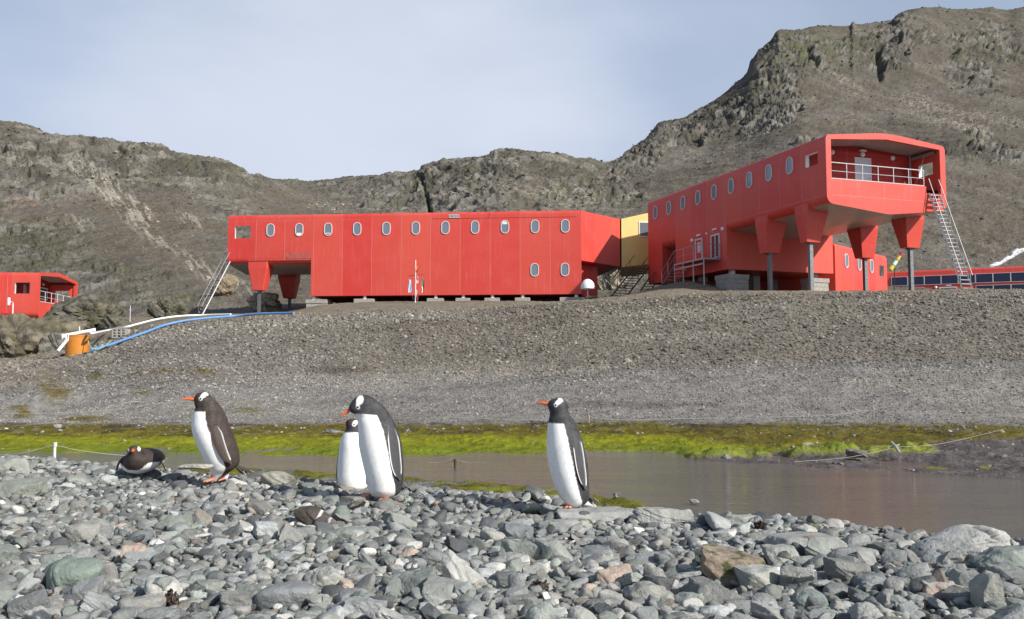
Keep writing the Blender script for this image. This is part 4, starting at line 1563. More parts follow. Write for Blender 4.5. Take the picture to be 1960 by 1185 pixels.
m.box((p.x, p.y, p.z - 0.6), (0.55, 0.5, 2.4))
tag(m.build('cabin_pillar', M['conc']), 'grey concrete pillar under the balcony of the red cabin', 'pillar')
m = MB()
p = at(24, 617, 86)
q = at(25, 580, 86)
m.tube([(p.x, p.y, p.z - 0.5), (q.x, q.y, q.z)], 0.05, 6)
m.box((q.x - 0.25, q.y, q.z + 0.1), (0.5, 0.06, 0.05))
ao = m.build('antenna_mast', M['white'])
m = MB()
m.lathe([(0.12, -0.35), (0.14, 0), (0.12, 0.35)], (q.x - 0.4, q.y, q.z + 0.15), 10)
m.build('antenna', M['white'], ao)
tag(ao, 'thin white mast with a small white antenna before the red cabin', 'mast')

# ------------------------------------------------------------------ things on the terrace
# radome
p = at(1125, 574, 77.5)
s_ = 77.5 / F
m = MB()
pr_ = [(0.18, -1.02 * 0.3)]
R_ = 13.6 * s_
dome = [(R_ * 0.93, 0.0), (R_ * 1.0, 0.04)] + [(max(0.005, R_ * math.cos(a)), 0.12 + R_ * 1.25 * math.sin(a)) for a in [i * math.pi / 2 / 12 for i in range(13)]]
m.lathe(dome, (0, 0, 20.5 * s_), 28)
ro = empty('radome', (p.x, p.y, p.z), 'white dome shaped radome on a thin pole by the long building', 'antenna')
m.build('dome', M['white'], ro, 1, 40)
m = MB()
m.tube([(0, 0, -0.3), (0, 0, 20 * s_)], 0.05, 8)
m.lathe([(0.05, 17.5 * s_), (R_ * 0.55, 20.3 * s_), (R_ * 0.9, 20.6 * s_)], (0, 0, 0), 16)
m.build('pole', M['pale'], ro)
m = MB()
m.box((0, 0, -0.05), (0.5, 0.5, 0.15))
m.build('base_plate', M['steel'], ro)

# flag mast with limp flags
Yf = 69.0
p = at(795, 593, Yf)
s_ = Yf / F
fm_ = empty('flag_mast', p, 'white flag mast with a crossbar and small limp flags before the long building', 'flagpole')
m = MB()
m.tube([(0, 0, -0.3), (0, 0, 96 * s_)], [0.045, 0.025], 8)
m.build('pole', M['white'], fm_)
m = MB()
m.tube([(-15.5 * s_, 0, 65 * s_), (15.5 * s_, 0.25, 68.5 * s_)], 0.018, 6)
m.build('crossbar', M['black'], fm_)
for x in (-14, 14.0):
    m = MB()
    m.tube([(x * s_, 0.0, 66 * s_), (x * s_ * (0.25), 0.1, 15 * s_)], 0.006, 5)
    m.build('halyard', M['rope'], fm_)


def flag(x, z0, z1, wd, bands, y=0.0):
    """limp cloth hanging in folds, coloured bands"""
    n = 12
    mats = [M[b] for b in bands]
    m = MB()
    for k, bnd in enumerate(bands):
        vs, fs = [], []
        u0, u1 = k / len(bands), (k + 1) / len(bands)
        for j in range(n + 1):
            zz_ = z1 + (z0 - z1) * j / n
            wv = wd * (0.25 + 0.75 * math.sin(math.pi * (0.12 + 0.72 * j / n)))
            for u in (u0, (u0 + u1) / 2, u1):
                vs.append(((x + wv * (u - 0.3) + 0.3 * math.sin(j * 0.8)) * s_, y + 0.05 * math.sin(u * 9 + j * 0.35), zz_ * s_))
        for j in range(n):
            for q in (0, 1):
                a = j * 3 + q
                fs.append((a, a + 1, a + 4, a + 3))
        m.add(vs, fs, k)
    o = m.build('flag', mats, fm_)
    md = o.modifiers.new('thickness', 'SOLIDIFY')
    md.thickness = 0.012
    return o


flag(-12.2, 33, 58, 7.0, ['white', 'fblue', 'white', 'fblue'])
flag(13.0, 33, 61, 5.5, ['white', 'fgreen', 'fred'], 0.2)
flag(1.6, 72, 84, 4.0, ['fred', 'fyel', 'fred'])
flag(1.8, 51, 66, 5.0, ['white', 'fred', 'white'])
flag(1.8, 18, 38, 3.5, ['black', 'white', 'fred'])

# striped windsock beyond the wing
p = at(1710, 545, 118)
q = at(1713, 500, 118)
ws = empty('windsock', p, 'striped windsock in yellow, green and white on a thin dark mast', 'windsock')
m = MB()
m.tube([(0, 0, -2), (q.x - p.x, 0, q.z - p.z)], 0.06, 6)
m.build('mast', M['black'], ws)
a, b = at(1704, 516, 118) - p, at(1727, 484, 118) - p
cols_ = ['fyel', 'fyel', 'lime', 'white', 'white', 'lime', 'fyel', 'fyel', 'fred', 'fred']
m = MB()
for k in range(10):
    t0, t1 = k / 10, (k + 1) / 10
    m.tube([a.lerp(b, t0), a.lerp(b, t1)], [0.30 - 0.014 * k, 0.30 - 0.014 * (k + 1)], 10, k)
m.build('sock', [M[c] for c in cols_], ws)

# orange tank with white pipes, blue pipe, hose
pt = on_ground(147, 678, 3.0, 5.0)
Yt = pt.y
s_ = Yt / F
tk = empty('orange_tank', pt, 'open orange plastic tank with white pipes on the gravel slope', 'tank')
m = MB()
R_ = 21.5 * s_
H_ = 36 * s_
m.lathe([(R_ * 0.96, -0.3), (R_ * 0.99, H_ * 0.2), (R_, H_ * 0.93), (R_ * 1.03, H_ * 0.94), (R_ * 1.03, H_), (R_ * 0.95, H_), (R_ * 0.93, H_ * 0.8)], (0, 0, 0), 36)
m.build('tank_wall', M['tank'], tk, 1, 40)
tp = lambda x, y, d=0.0: at(x, y, Yt + d)


def pipe(name, pts, r, mat, label, cat='pipe', n=8, group=None):
    m = MB()
    ps = [Vector(p) for p in pts]
    out = []
    for i in range(len(ps) - 1):
        a, b, c_, d_ = ps[max(i - 1, 0)], ps[i], ps[i + 1], ps[min(i + 2, len(ps) - 1)]
        for k in range(5):
            t_ = k / 5
            out.append(0.5 * ((2 * b) + (c_ - a) * t_ + (2 * a - 5 * b + 4 * c_ - d_) * t_ ** 2 + (3 * b - a - 3 * c_ + d_) * t_ ** 3))
    out.append(ps[-1])
    m.tube(out, r, n)
    o = m.build(name, M[mat], None, 1, 60)
    return tag(o, label, cat, group)


m = MB()
m.tube([tp(183, 631, 0.4) - pt, tp(121, 643, -0.3) - pt], 0.085, 8)
m.tube([tp(121, 642, -0.3) - pt, tp(122, 650, -0.5) - pt], 0.10, 8)
m.tube([tp(128, 651, -0.7) - pt, tp(111, 672, -1.1) - pt], 0.075, 8)
m.tube([tp(126, 640, -0.6) - pt, tp(127, 652, -0.7) - pt], 0.03, 6)
m.tube([tp(131, 640, -0.6) - pt, tp(130, 652, -0.7) - pt], 0.03, 6)
m.tube([tp(152, 635, 0) - pt, tp(152, 625, 0) - pt], 0.03, 6)
m.build('pipework', M['white'], tk, 1, 60)


def ground_line(pts, lift, lo=2.5, hi=5.2):
    return [on_ground(x, y, lo, hi) + Vector((0, 0, lift)) for x, y in pts]


gl_ = ground_line([(205, 638), (235, 634), (262, 626), (300, 616), (345, 611), (390, 608.5), (440, 607)], 0.16)
pipe('white_pipe', [tp(168, 637, -0.2), tp(183, 637, 0.0)] + gl_, 0.06, 'white', 'long white pipe running from the orange tank up the gravel slope')
m = MB()
pp = tp(186, 636.5)
m.tube([pp + Vector((-0.28, 0, -.02)), pp + Vector((0.28, 0.1, .05))], 0.13, 8)
m.build('pipe_coupling', M['steel'], tk)
pipe('blue_pipe', ground_line([(172, 676), (205, 668), (240, 656), (280, 640), (310, 629), (350, 619), (400, 613), (450, 609), (500, 605), (545, 604), (562, 604)], 0.13), 0.068, 'bluepipe', 'long blue pipe curving down the gravel slope to the orange tank')
pipe('green_hose', [tp(168, 650, -.5), tp(172, 662, -.7), tp(184, 669, -.6), tp(198, 664, -.2), tp(213, 652, 0.2)], 0.02, 'greenhose', 'thin green hose looping between the tank and the white pipe', 'hose')
m = MB()
p = on_ground(229, 646, 3, 6)
for a in range(4):
    m.box((p.x - 0.36 + 0.24 * a, p.y, p.z + 0.2), (0.06, 0.22, 0.5))
    m.box((p.x, p.y, p.z - 0.02 + 0.155 * a), (0.78, 0.20, 0.05))
m.box((p.x + 0.45, p.y + 0.02, p.z + .2), (0.12, 0.26, 0.5))
tag(m.build('hollow_block', M['conc']), 'pale hollow concrete block with square cells below the white pipe', 'block')
p = on_ground(248, 622, 4, 8)
m = MB()
m.tube([(p.x, p.y, p.z - 0.3), (p.x, p.y, p.z + 1.5)], 0.028, 6)
m.box((p.x, p.y, p.z + 1.18), (0.18, 0.03, 0.03))
tag(m.build('marker_pole', M['pale']), 'thin pale marker pole beside the dark gap left of the stair', 'pole')

# ------------------------------------------------------------------ stones


def ico(sub):
    bm = bmesh.new()
    bmesh.ops.create_icosphere(bm, subdivisions=sub, radius=1.0)
    v = np.array([p.co[:] for p in bm.verts])
    f = np.array([[q.index for q in p.verts] for p in bm.faces])
    bm.free()
    return v / np.linalg.norm(v, axis=1, keepdims=True), f


ICO = {k: ico(k) for k in (1, 2, 3, 4, 5, 6)}


def stone_radius(D, rng, kind):
    """support of a blunt polyhedron along unit directions D: 'pebble' is round, 'slab' and 'block' are angular"""
    npl, p = {'pebble': (10, 4.5), 'block': (10, 40.0), 'slab': (8, 44.0)}[kind]
    n = rng.normal(size=(npl, 3))
    n /= np.linalg.norm(n, axis=1, keepdims=True)
    n = np.concatenate([n, [[0, 0, 1], [0, 0, -1], [1, 0, 0], [-1, 0, 0], [0, 1, 0], [0, -1, 0]]])
    d = rng.uniform(0.74, 1.02, len(n))
    d[-6:] = rng.uniform(0.9, 1.05, 6)
    q = np.maximum(D @ n.T, 0) / d
    r = (q ** p).sum(1) ** (-1.0 / p)
    return r


def stone_verts(D, rng, kind, rough=0.0):
    r = stone_radius(D, rng, kind)
    if rough:
        o = rng.uniform(0, 50, 2)
        a, b = D[:, 0] * 1.0 + D[:, 2] * 0.7, D[:, 1] * 1.0 - D[:, 2] * 0.8
        r = r * (1 + rough * fbm(a * 1.7 + o[0], b * 1.7 + o[1], 4, 300, 0.55))
    return D * r[:, None]


def rotm(rng, tilt):
    yaw = rng.uniform(0, 2 * math.pi)
    m = Matrix.Rotation(rng.normal(0, tilt), 3, 'X') @ Matrix.Rotation(rng.normal(0, tilt), 3, 'Y') @ Matrix.Rotation(yaw, 3, 'Z')
    return np.array(m)


STC = [('blue grey', (0.238, 0.250, 0.252), 0.30), ('green grey', (0.222, 0.243, 0.228), 0.20), ('mid grey', (0.25, 0.25, 0.24), 0.22), ('dark grey', (0.115, 0.122, 0.128), 0.14),
       ('pale grey', (0.37, 0.37, 0.355), 0.09), ('white', (0.56, 0.55, 0.53), 0.008), ('pinkish tan', (0.36, 0.29, 0.24), 0.012), ('brownish grey', (0.215, 0.195, 0.17), 0.03)]
SCW = np.array([c[2] for c in STC])
SCW /= SCW.sum()


def beach_hit(px, py):
    r = ray(px, py)
    Ys = np.linspace(2.0, 12, 600)
    zz_ = EYE + r[2] * Ys
    k = np.argmax(zz_ <= beach_z(r[0] * Ys, Ys))
    return float(Ys[k])


stones = []          # (centre, axes, yaw/tilt matrix, kind, colour index or rgb, label)
occ = np.zeros((760, 1200), np.uint8)           # 1 cm cells: Y 2.4..10, X -6..6
Hg = np.zeros((760, 1200), np.float32)


def stamp(x, y, rx, ry, yaw, h, val=1):
    R_ = max(rx, ry)
    i0, i1 = int((y - R_ - 2.4) * 100), int((y + R_ - 2.4) * 100) + 1
    j0, j1 = int((x - R_ + 6) * 100), int((x + R_ + 6) * 100) + 1
    i0, j0, i1, j1 = max(i0, 0), max(j0, 0), min(i1, 760), min(j1, 1200)
    if i1 <= i0 or j1 <= j0:
        return None
    yy, xx = np.mgrid[i0:i1, j0:j1]
    yy = yy / 100 + 2.405 - y
    xx = xx / 100 - 5.995 - x
    c, s = math.cos(yaw), math.sin(yaw)
    q = ((xx * c + yy * s) / rx) ** 2 + ((-xx * s + yy * c) / ry) ** 2
    return slice(i0, i1), slice(j0, j1), q


NOTE = [  # px, py, width, height, kind, colour, label, tilt
    (140, 1103, 104, 84, 'pebble', (0.20, 0.245, 0.215), 'large smooth green grey slab stone with fine scratches, lower left of the beach', 0.5),
    (555, 1143, 118, 78, 'pebble', (0.215, 0.228, 0.235), 'big rounded blue grey boulder at the bottom edge left of centre', 0.1),
    (1930, 1084, 122, 62, 'block', (0.215, 0.245, 0.225), 'large flat topped green grey block at the right edge', 0.12),
    (1540, 1046, 150, 40, 'slab', (0.30, 0.305, 0.295), 'long low grey slab with a dark overhanging front, right of centre', 0.06),
    (1628, 1072, 108, 66, 'pebble', (0.27, 0.275, 0.27), 'broad rounded grey boulder below the long low slab', 0.1),
    (1400, 1098, 118, 70, 'slab', (0.27, 0.215, 0.165), 'tan brown tilted slab with bits of moss, right foreground', 0.45),
    (1457, 1117, 84, 58, 'block', (0.34, 0.345, 0.32), 'pale grey angular block with worn white edges beside the tan slab', 0.2),
    (988, 1122, 36, 50, 'pebble', (0.27, 0.28, 0.275), 'upright egg shaped light grey pebble, bottom centre', 0.0),
    (1077, 1013, 112, 48, 'pebble', (0.31, 0.32, 0.315), 'broad pale pitted boulder with moss spots in front of the rightmost penguin', 0.08),
    (1010, 1066, 104, 56, 'block', (0.255, 0.27, 0.25), 'large pale topped angular boulder below the pitted boulder', 0.35),
    (1062, 1070, 74, 58, 'block', (0.27, 0.285, 0.265), 'pointed green grey block beside the pale topped boulder', 0.3),
    (985, 1022, 62, 36, 'block', (0.20, 0.215, 0.225), 'dark blue grey wedge left of the pitted boulder', 0.3),
    (436, 925, 48, 29, 'pebble', (0.235, 0.25, 0.25), 'smooth oval grey pebble at the feet of the walking penguin', 0.1),
    (536, 922, 62, 34, 'block', (0.34, 0.33, 0.285), 'pale lichen spotted block between the walking penguin and the pair', 0.1),
    (653, 991, 46, 50, 'pebble', (0.185, 0.225, 0.205), 'upright green stone leaning on the dark brown rock', 0.2),
    (655, 1030, 72, 34, 'block', (0.235, 0.26, 0.235), 'flat green grey slab below the upright green stone', 0.1),
    (690, 1003, 40, 26, 'pebble', (0.26, 0.265, 0.26), 'round light grey pebble right of the upright green stone', 0.1),
    (600, 996, 66, 44, 'block', (0.075, 0.062, 0.052), 'dark brown jutting rock left of the white banded stone', 0.2),
    (624, 1004, 44, 40, 'pebble', (0.115, 0.105, 0.095), 'dark rounded stone with a white band under the green stone', 0.2),
    (20, 898, 74, 40, 'block', (0.27, 0.28, 0.26), 'thick grey slab at the left edge of the shingle', 0.1),
    (36, 945, 84, 46, 'block', (0.25, 0.265, 0.235), 'tilted angular grey green rock below the left edge slab', 0.4),
    (793, 1124, 76, 52, 'slab', (0.215, 0.235, 0.22), 'dark tilted slab left of the egg shaped pebble', 0.4),
    (842, 1140, 66, 52, 'slab', (0.225, 0.235, 0.225), 'second tilted slab leaning on the dark one, left of the egg pebble', 0.4),
    (647, 1152, 36, 34, 'pebble', (0.46, 0.37, 0.28), 'cream tan stone beside the big rounded boulder', 0.1),
    (627, 1113, 58, 48, 'block', (0.33, 0.335, 0.315), 'pale angular stone with a flat face above the cream tan stone', 0.3),
    (672, 1158, 74, 52, 'pebble', (0.225, 0.235, 0.235), 'round grey boulder right of the cream tan stone', 0.1),
    (160, 1138, 60, 44, 'block', (0.235, 0.245, 0.245), 'grey angular rock at the foot of the big green slab', 0.2),
    (205, 1105, 40, 60, 'block', (0.25, 0.25, 0.235), 'upright block right of the big green slab', 0.1),
    (162, 1028, 54, 52, 'block', (0.31, 0.31, 0.295), 'pale rounded block with pits, left middle of the beach', 0.2),
    (270, 1032, 54, 32, 'pebble', (0.165, 0.18, 0.195), 'dark slate blue pebble, left middle of the beach', 0.1),
    (258, 1066, 42, 46, 'block', (0.34, 0.31, 0.265), 'pale stone with a tan patch below the slate blue pebble', 0.1),
    (335, 1006, 64, 36, 'block', (0.225, 0.25, 0.225), 'green grey wedge shaped rock in the middle of the left shingle', 0.3),
    (1895, 1150, 50, 96, 'block', (0.29, 0.295, 0.265), 'tall pointed pale rock standing at the lower right', 0.05),
    (1550, 1153, 88, 44, 'pebble', (0.20, 0.235, 0.225), 'long smooth teal grey stone at the bottom right', 0.1),
    (1525, 1118, 66, 52, 'block', (0.165, 0.185, 0.195), 'dark slate block above the long teal stone', 0.2),
    (1365, 1147, 96, 58, 'slab', (0.175, 0.18, 0.175), 'dark angular slab at the bottom below the tan slab', 0.3),
    (1665, 1118, 72, 44, 'pebble', (0.20, 0.215, 0.225), 'dark oval boulder right of centre near the bottom', 0.1),
    (1500, 1072, 70, 44, 'block', (0.305, 0.32, 0.295), 'pale angular rock with a pointed top below the long slab', 0.2),
    (1800, 1135, 84, 48, 'block', (0.35, 0.325, 0.30), 'pink spotted granite rock at the lower right', 0.2),
    (1845, 1120, 50, 44, 'block', (0.24, 0.25, 0.235), 'grey angular rock behind the pointed pale rock', 0.2),
    (1935, 1115, 80, 50, 'block', (0.20, 0.21, 0.205), 'dark flat rock under the right edge block', 0.2),
    (1150, 990, 150, 26, 'slab', (0.32, 0.325, 0.315), 'long pale ledge just below the rightmost penguin', 0.04),
    (1065, 974, 70, 14, 'slab', (0.36, 0.36, 0.34), 'flat pale slab under the feet of the rightmost penguin', 0.0),
    (375, 893, 80, 14, 'slab', (0.40, 0.385, 0.34), 'pale flat slab behind the walking penguin', 0.0),
    (720, 948, 90, 20, 'slab', (0.25, 0.265, 0.25), 'flat grey green slab under the feet of the bowing penguin', 0.0),
    (1270, 985, 100, 22, 'slab', (0.30, 0.305, 0.29), 'long flat grey slab at the water edge', 0.05),
    (1415, 1000, 66, 26, 'block', (0.32, 0.33, 0.31), 'pale grey block at the water edge beside the dark weed', 0.1),
    (1550, 1012, 36, 26, 'block', (0.095, 0.095, 0.06), 'dark mossy pointed stone at the water edge', 0.2),
    (1460, 1160, 60, 40, 'pebble', (0.255, 0.265, 0.265), 'smooth grey boulder at the bottom below the dark slab', 0.1),
    (1000, 1160, 70, 40, 'slab', (0.21, 0.22, 0.215), 'thin flat slab at the bottom below the egg pebble', 0.2),
    (1160, 1160, 64, 30, 'pebble', (0.225, 0.235, 0.24), 'long rounded pebble at the bottom right of the egg pebble', 0.1),
    (1235, 1140, 76, 46, 'block', (0.275, 0.28, 0.265), 'broad pale block near the bottom right of the egg pebble', 0.2),
]
nrng = np.random.default_rng(5)
for px, py, wd, hh, kind, colr, lb, tilt in NOTE:
    Yd = beach_hit(px, py + hh * 0.22)
    s_ = Yd / F
    a, c = wd * s_ / 2 * 1.04, hh * s_ / 2 * 1.08
    b = max(0.55 * a, min(a, c * 1.3))
    if 'behind the walking' in lb:
        Yd += 0.75
    p = at(px, py, Yd + 0.15 * b)
    m = np.array(Matrix.Rotation(tilt * nrng.uniform(-0.7, 0.7), 3, 'Y') @ Matrix.Rotation(nrng.uniform(-0.25, 0.25), 3, 'Z') @ Matrix.Rotation(0.25 * tilt, 3, 'X'))
    stones.append((np.array(p), (a, b, c), m, kind, colr, lb))
    st = stamp(p.x, p.y, a, b, 0, c)
    if st:
        sl, sj, q = st
        occ[sl, sj] |= (q < 0.8).astype(np.uint8)
        top = p.z + c * np.sqrt(np.maximum(0, 1 - q)) * 0.9 - beach_z(p.x, p.y)
        Hg[sl, sj] = np.where(q < 1, np.maximum(Hg[sl, sj], top * 0.8), Hg[sl, sj])
# keep the big weathered boulder's place and the penguins' feet free
for px, py, wd in ((1835, 1078, 185),):
    Yd = beach_hit(px, py)
    st = stamp(at(px, py, Yd).x, Yd, wd * Yd / F / 2, 0.16, 0, 0)
    if st:
        occ[st[0], st[1]] |= (st[2] < 0.8).astype(np.uint8)
srng = np.random.default_rng(17)
CLS = [(0.075, 0.105, 300, 28), (0.050, 0.075, 3000, 330), (0.033, 0.050, 10000, 2400), (0.022, 0.036, 20000, 5600), (0.011, 0.022, 22000, 7500)]
for lo, hi, darts, most in CLS:
    got = 0
    for _ in range(darts):
        if got >= most:
            break
        Yd = 2.55 + 5.9 * srng.uniform() ** 0.85
        if hi < 0.03 and Yd > 6.2:
            continue
        X = srng.uniform(-1, 1) * (0.60 * Yd + 0.45)
        yc = np.interp(X, _cx, _cy)
        if Yd > yc + 0.7:
            continue
        if Yd > yc + 0.15 and hi > 0.06:
            continue
        a = srng.uniform(lo, hi)
        kind = ('pebble', 'block', 'slab')[srng.choice(3, p=[0.34, 0.42, 0.24])]
        b = a * srng.uniform(0.6, 0.92)
        c = a * (srng.uniform(0.38, 0.66) if kind != 'slab' else srng.uniform(0.22, 0.38))
        yaw = srng.uniform(0, math.pi)
        st = stamp(X, Yd, a * 0.86, b * 0.86, yaw, c)
        if st is None:
            continue
        sl, sj, q = st
        ins = q < 1
        nin = ins.sum()
        if nin and (occ[sl, sj][ins].mean() > (0.18 if lo > 0.03 else 0.38)):
            continue
        occ[sl, sj] |= ins.astype(np.uint8)
        hb = float(Hg[sl, sj][ins].mean()) if nin else 0.0
        tl_ = 0.30 if kind != 'slab' else 0.38
        m = np.array(Matrix.Rotation(srng.normal(0, tl_), 3, 'X') @ Matrix.Rotation(srng.normal(0, tl_), 3, 'Y') @ Matrix.Rotation(yaw, 3, 'Z'))
        zc = float(beach_z(X, Yd)) + hb * 0.75 + c * 0.42
        stones.append((np.array([X, Yd, zc]), (a, b, c), m, kind, int(srng.choice(8, p=SCW)), None))
        Hg[sl, sj] = np.where(ins, np.maximum(Hg[sl, sj], hb * 0.75 + c * 1.1 * np.sqrt(np.maximum(0, 1 - q))), Hg[sl, sj])
        got += 1
# a second, looser layer lying on top
for _ in range(1900):
    Yd = 2.6 + 5.4 * srng.uniform()
    X = srng.uniform(-1, 1) * (0.60 * Yd + 0.4)
    if Yd > np.interp(X, _cx, _cy) + 0.05:
        continue
    a = float(np.clip(srng.lognormal(math.log(0.034), 0.42), 0.014, 0.095))
    kind = ('pebble', 'block', 'slab')[srng.choice(3, p=[0.34, 0.40, 0.26])]
    b, c = a * srng.uniform(0.6, 0.9), a * (srng.uniform(0.36, 0.6) if kind != 'slab' else srng.uniform(0.2, 0.34))
    yaw = srng.uniform(0, math.pi)
    st = stamp(X, Yd, a * 0.8, b * 0.8, yaw, c)
    if st is None:
        continue
    sl, sj, q = st
    ins = q < 1
    hb = float(Hg[sl, sj][ins].mean()) if ins.any() else 0.0
    if hb > 0.062:
        continue
    m = np.array(Matrix.Rotation(srng.normal(0, 0.3), 3, 'X') @ Matrix.Rotation(srng.normal(0, 0.3), 3, 'Y') @ Matrix.Rotation(yaw, 3, 'Z'))
    stones.append((np.array([X, Yd, float(beach_z(X, Yd)) + hb * 0.8 + c * 0.5]), (a, b, c), m, kind, int(srng.choice(8, p=SCW)), None))
    Hg[sl, sj] = np.where(ins, np.maximum(Hg[sl, sj], hb * 0.8 + c * 1.2 * np.sqrt(np.maximum(0, 1 - q))), Hg[sl, sj])


def proj(p):
    z = p[2] - EYE
    d = p[1] * CT + z * ST
    return 980 + F * p[0] / d, 592.5 - F * (z * CT - p[1] * ST) / d


info = []
for k, s in enumerate(stones):
    x, y = proj(s[0])
    inside = -10 < x < 1970 and y < 1190
    info.append((s[1][0] * s[1][2] / s[0][1] ** 2 * (1 if inside else 0), x, y))
order = sorted(range(len(stones)), key=lambda k: (stones[k][5] is None, -info[k][0]))
BIG = set(order[:300])


def place_words(x, y):
    h = 'far left' if x < 330 else 'left' if x < 640 else 'centre left' if x < 900 else 'centre' if x < 1150 else 'centre right' if x < 1420 else 'right' if x < 1700 else 'far right'
    r = 'along the crest' if y < 985 else 'in the upper shingle' if y < 1040 else 'in the middle shingle' if y < 1090 else 'in the lower shingle' if y < 1140 else 'at the bottom edge'
    return h + ' ' + r


seen = {}
smallV, smallF, smallC = [], [], []
nb = 0
tpl = {}
for k, (p, ax, m, kind, colr, lb) in enumerate(stones):
    rng = np.random.default_rng(1000 + k)
    rgb = np.array([1.0, 1.005, 0.985]) * np.array(STC[colr][1] if isinstance(colr, int) else colr) * (math.exp(rng.normal(-0.08, 0.25)) if lb is None else 0.95)
    if k in BIG:
        wpx = ax[0] * 2 * F / p[1]
        D, fc = ICO[5 if wpx > 60 else 4]
        v = stone_verts(D, rng, kind, 0.075 if kind != 'pebble' else 0.045) * np.array(ax)
        v = v @ m.T
        cols = np.repeat(rgb[None, :], len(v), 0)
        n_ = fbm(v[:, 0] * 14 + k, v[:, 1] * 14 + v[:, 2] * 9, 3, 310)
        cols = cols * (1 + 0.14 * n_)[:, None]
        if lb and 'white band' in lb:
            bnd = 1 - sstep(0.05, 0.10, np.abs(v[:, 0] / ax[0] - 0.30 - 0.25 * v[:, 2] / ax[2]))
            cols = cols * (1 - bnd[:, None]) + np.array([0.62, 0.62, 0.62]) * bnd[:, None]
        if lb and 'moss' in lb:
            bnd = sstep(0.25, 0.5, n_) * sstep(-0.2, 0.4, v[:, 2] / ax[2])
            cols = cols * (1 - bnd[:, None]) + np.array([0.06, 0.075, 0.02]) * bnd[:, None]
        if lb and ('pink' in lb or 'tan patch' in lb):
            bnd = 0.7 * sstep(0.1, 0.4, fbm(v[:, 0] * 30, v[:, 2] * 30, 3, 320))
            cols = cols * (1 - bnd[:, None]) + np.array([0.50, 0.33, 0.26]) * bnd[:, None]
        if lb and 'pitted' in lb:
            bnd = sstep(0.45, 0.6, fbm(v[:, 0] * 26, v[:, 1] * 26 + v[:, 2] * 20, 2, 330))
            cols = cols * (1 - 0.7 * bnd[:, None])
        me = np_mesh('beach_stone', v, fc, True, np.clip(cols, 0.01, 0.85), 38 if kind != 'pebble' else None, M['stone'])
        o = link('beach_stone', me, None, Vector(p))
        if lb is None:
            nm = STC[colr][0]
            sz = 'big' if wpx > 62 else 'medium' if wpx > 46 else 'small'
            lb = f"{sz} {nm} {'rounded' if kind == 'pebble' else 'angular' if kind == 'block' else 'flat'} stone, {place_words(info[k][1], info[k][2])}"
        tag(o, lb, 'stone', 'larger stones of the shingle beach')
    else:
        rpx = ax[0] * F / p[1]
        sub = 3 if rpx > 13 else 2
        key = (sub, kind, k % 10)
        if key not in tpl:
            tpl[key] = stone_verts(ICO[sub][0], np.random.default_rng(hash((sub, k % 10)) % 9999), kind, 0.06)
        v = (tpl[key] * np.array(ax)) @ m.T + p
        smallV.append(v)
        smallF.append(ICO[sub][1] + nb)
        smallC.append(np.repeat(np.clip(rgb, 0.02, 0.8)[None, :], len(v), 0))
        nb += len(v)
by_label = {}
for o in [q for q in bpy.data.objects if q.get('category') == 'stone']:
    by_label.setdefault(o['label'], []).append(o)
for lb, os_ in by_label.items():
    os_.sort(key=lambda q: proj(q.location)[0])
    n_ = len(os_)
    if n_ > 1:
        words = ['left of two such', 'right of two such'] if n_ == 2 else ['leftmost of the like'] + ['middle one of the like'] * (n_ - 2) + ['rightmost of the like']
        for o, wd_ in zip(os_, words):
            o['label'] = lb + ', ' + wd_
me = np_mesh('shingle', np.concatenate(smallV), np.concatenate(smallF), True, np.concatenate(smallC), 42, M['stone'])
tag(link('shingle', me), 'grey shingle of small beach stones between the larger ones', 'shingle', None, 'stuff')
print('stones', len(stones))


# --- loose rubble on the bank and on the hills (nobody could count it)
def rubble(name, label, n, pick, size, tint, mat, seed, sub=1):
    rng = np.random.default_rng(seed)
    j0, j1 = np.searchsorted(CX, (-40, 2000))
    I, J = pick(rng, n, j0, j1)
    P_ = np.stack([GX[I, J], GY[I, J], GZ[I, J]], -1)
    P_[:, 0] += rng.normal(0, 0.5, len(I)) * 2.0 * P_[:, 1] / F
    px_r = size(rng, I, J)
    R_ = px_r * P_[:, 1] / F
    base = col[I, J]
    cc = np.clip(tint(rng, base, I, J), 0.02, 0.7)
    D, fc = ICO[sub]
    T = np.array([stone_verts(D, rng, 'block', 0.1) for _ in range(24)])
    ti = rng.integers(0, 24, len(I))
    ax = np.stack([R_ * rng.uniform(0.9, 1.4, len(I)), R_ * rng.uniform(0.7, 1.1, len(I)), R_ * rng.uniform(0.5, 0.85, len(I))], -1)
    v = T[ti] * ax[:, None, :]
    yaw = rng.uniform(0, 6.28, len(I))
    tl_ = rng.normal(0, 0.3, len(I))
    cy, sy, ct, st = np.cos(yaw)[:, None], np.sin(yaw)[:, None], np.cos(tl_)[:, None], np.sin(tl_)[:, None]
    x, y, z = v[..., 0], v[..., 1], v[..., 2]
    x, z = x * ct + z * st, -x * st + z * ct
    x, y = x * cy - y * sy, x * sy + y * cy
    v = np.stack([x, y, z], -1) + P_[:, None, :] + np.array([0, 0, 1.0]) * (ax[:, 2] * 0.25)[:, None, None]
    Fc = (fc[None] + (np.arange(len(I)) * len(D))[:, None, None]).reshape(-1, 3)
    me = np_mesh(name, v.reshape(-1, 3), Fc, False, np.repeat(cc, len(D), 0), None, mat)
    return tag(link(name, me), label, 'rubble', None, 'stuff')


ti_ = lambda t_: int(np.searchsorted(tt, t_))


def pick_bank(rng, n, j0, j1):
    J = rng.integers(j0, j1, n)
    I = rng.integers(ti_(1.93), ti_(4.25), n)
    t_ = tt[I]
    keep = rng.uniform(size=n) < np.where(t_ > 3.85, 0.45, np.where(t_ < 2.1, 0.3, 1.0))
    return I[keep], J[keep]


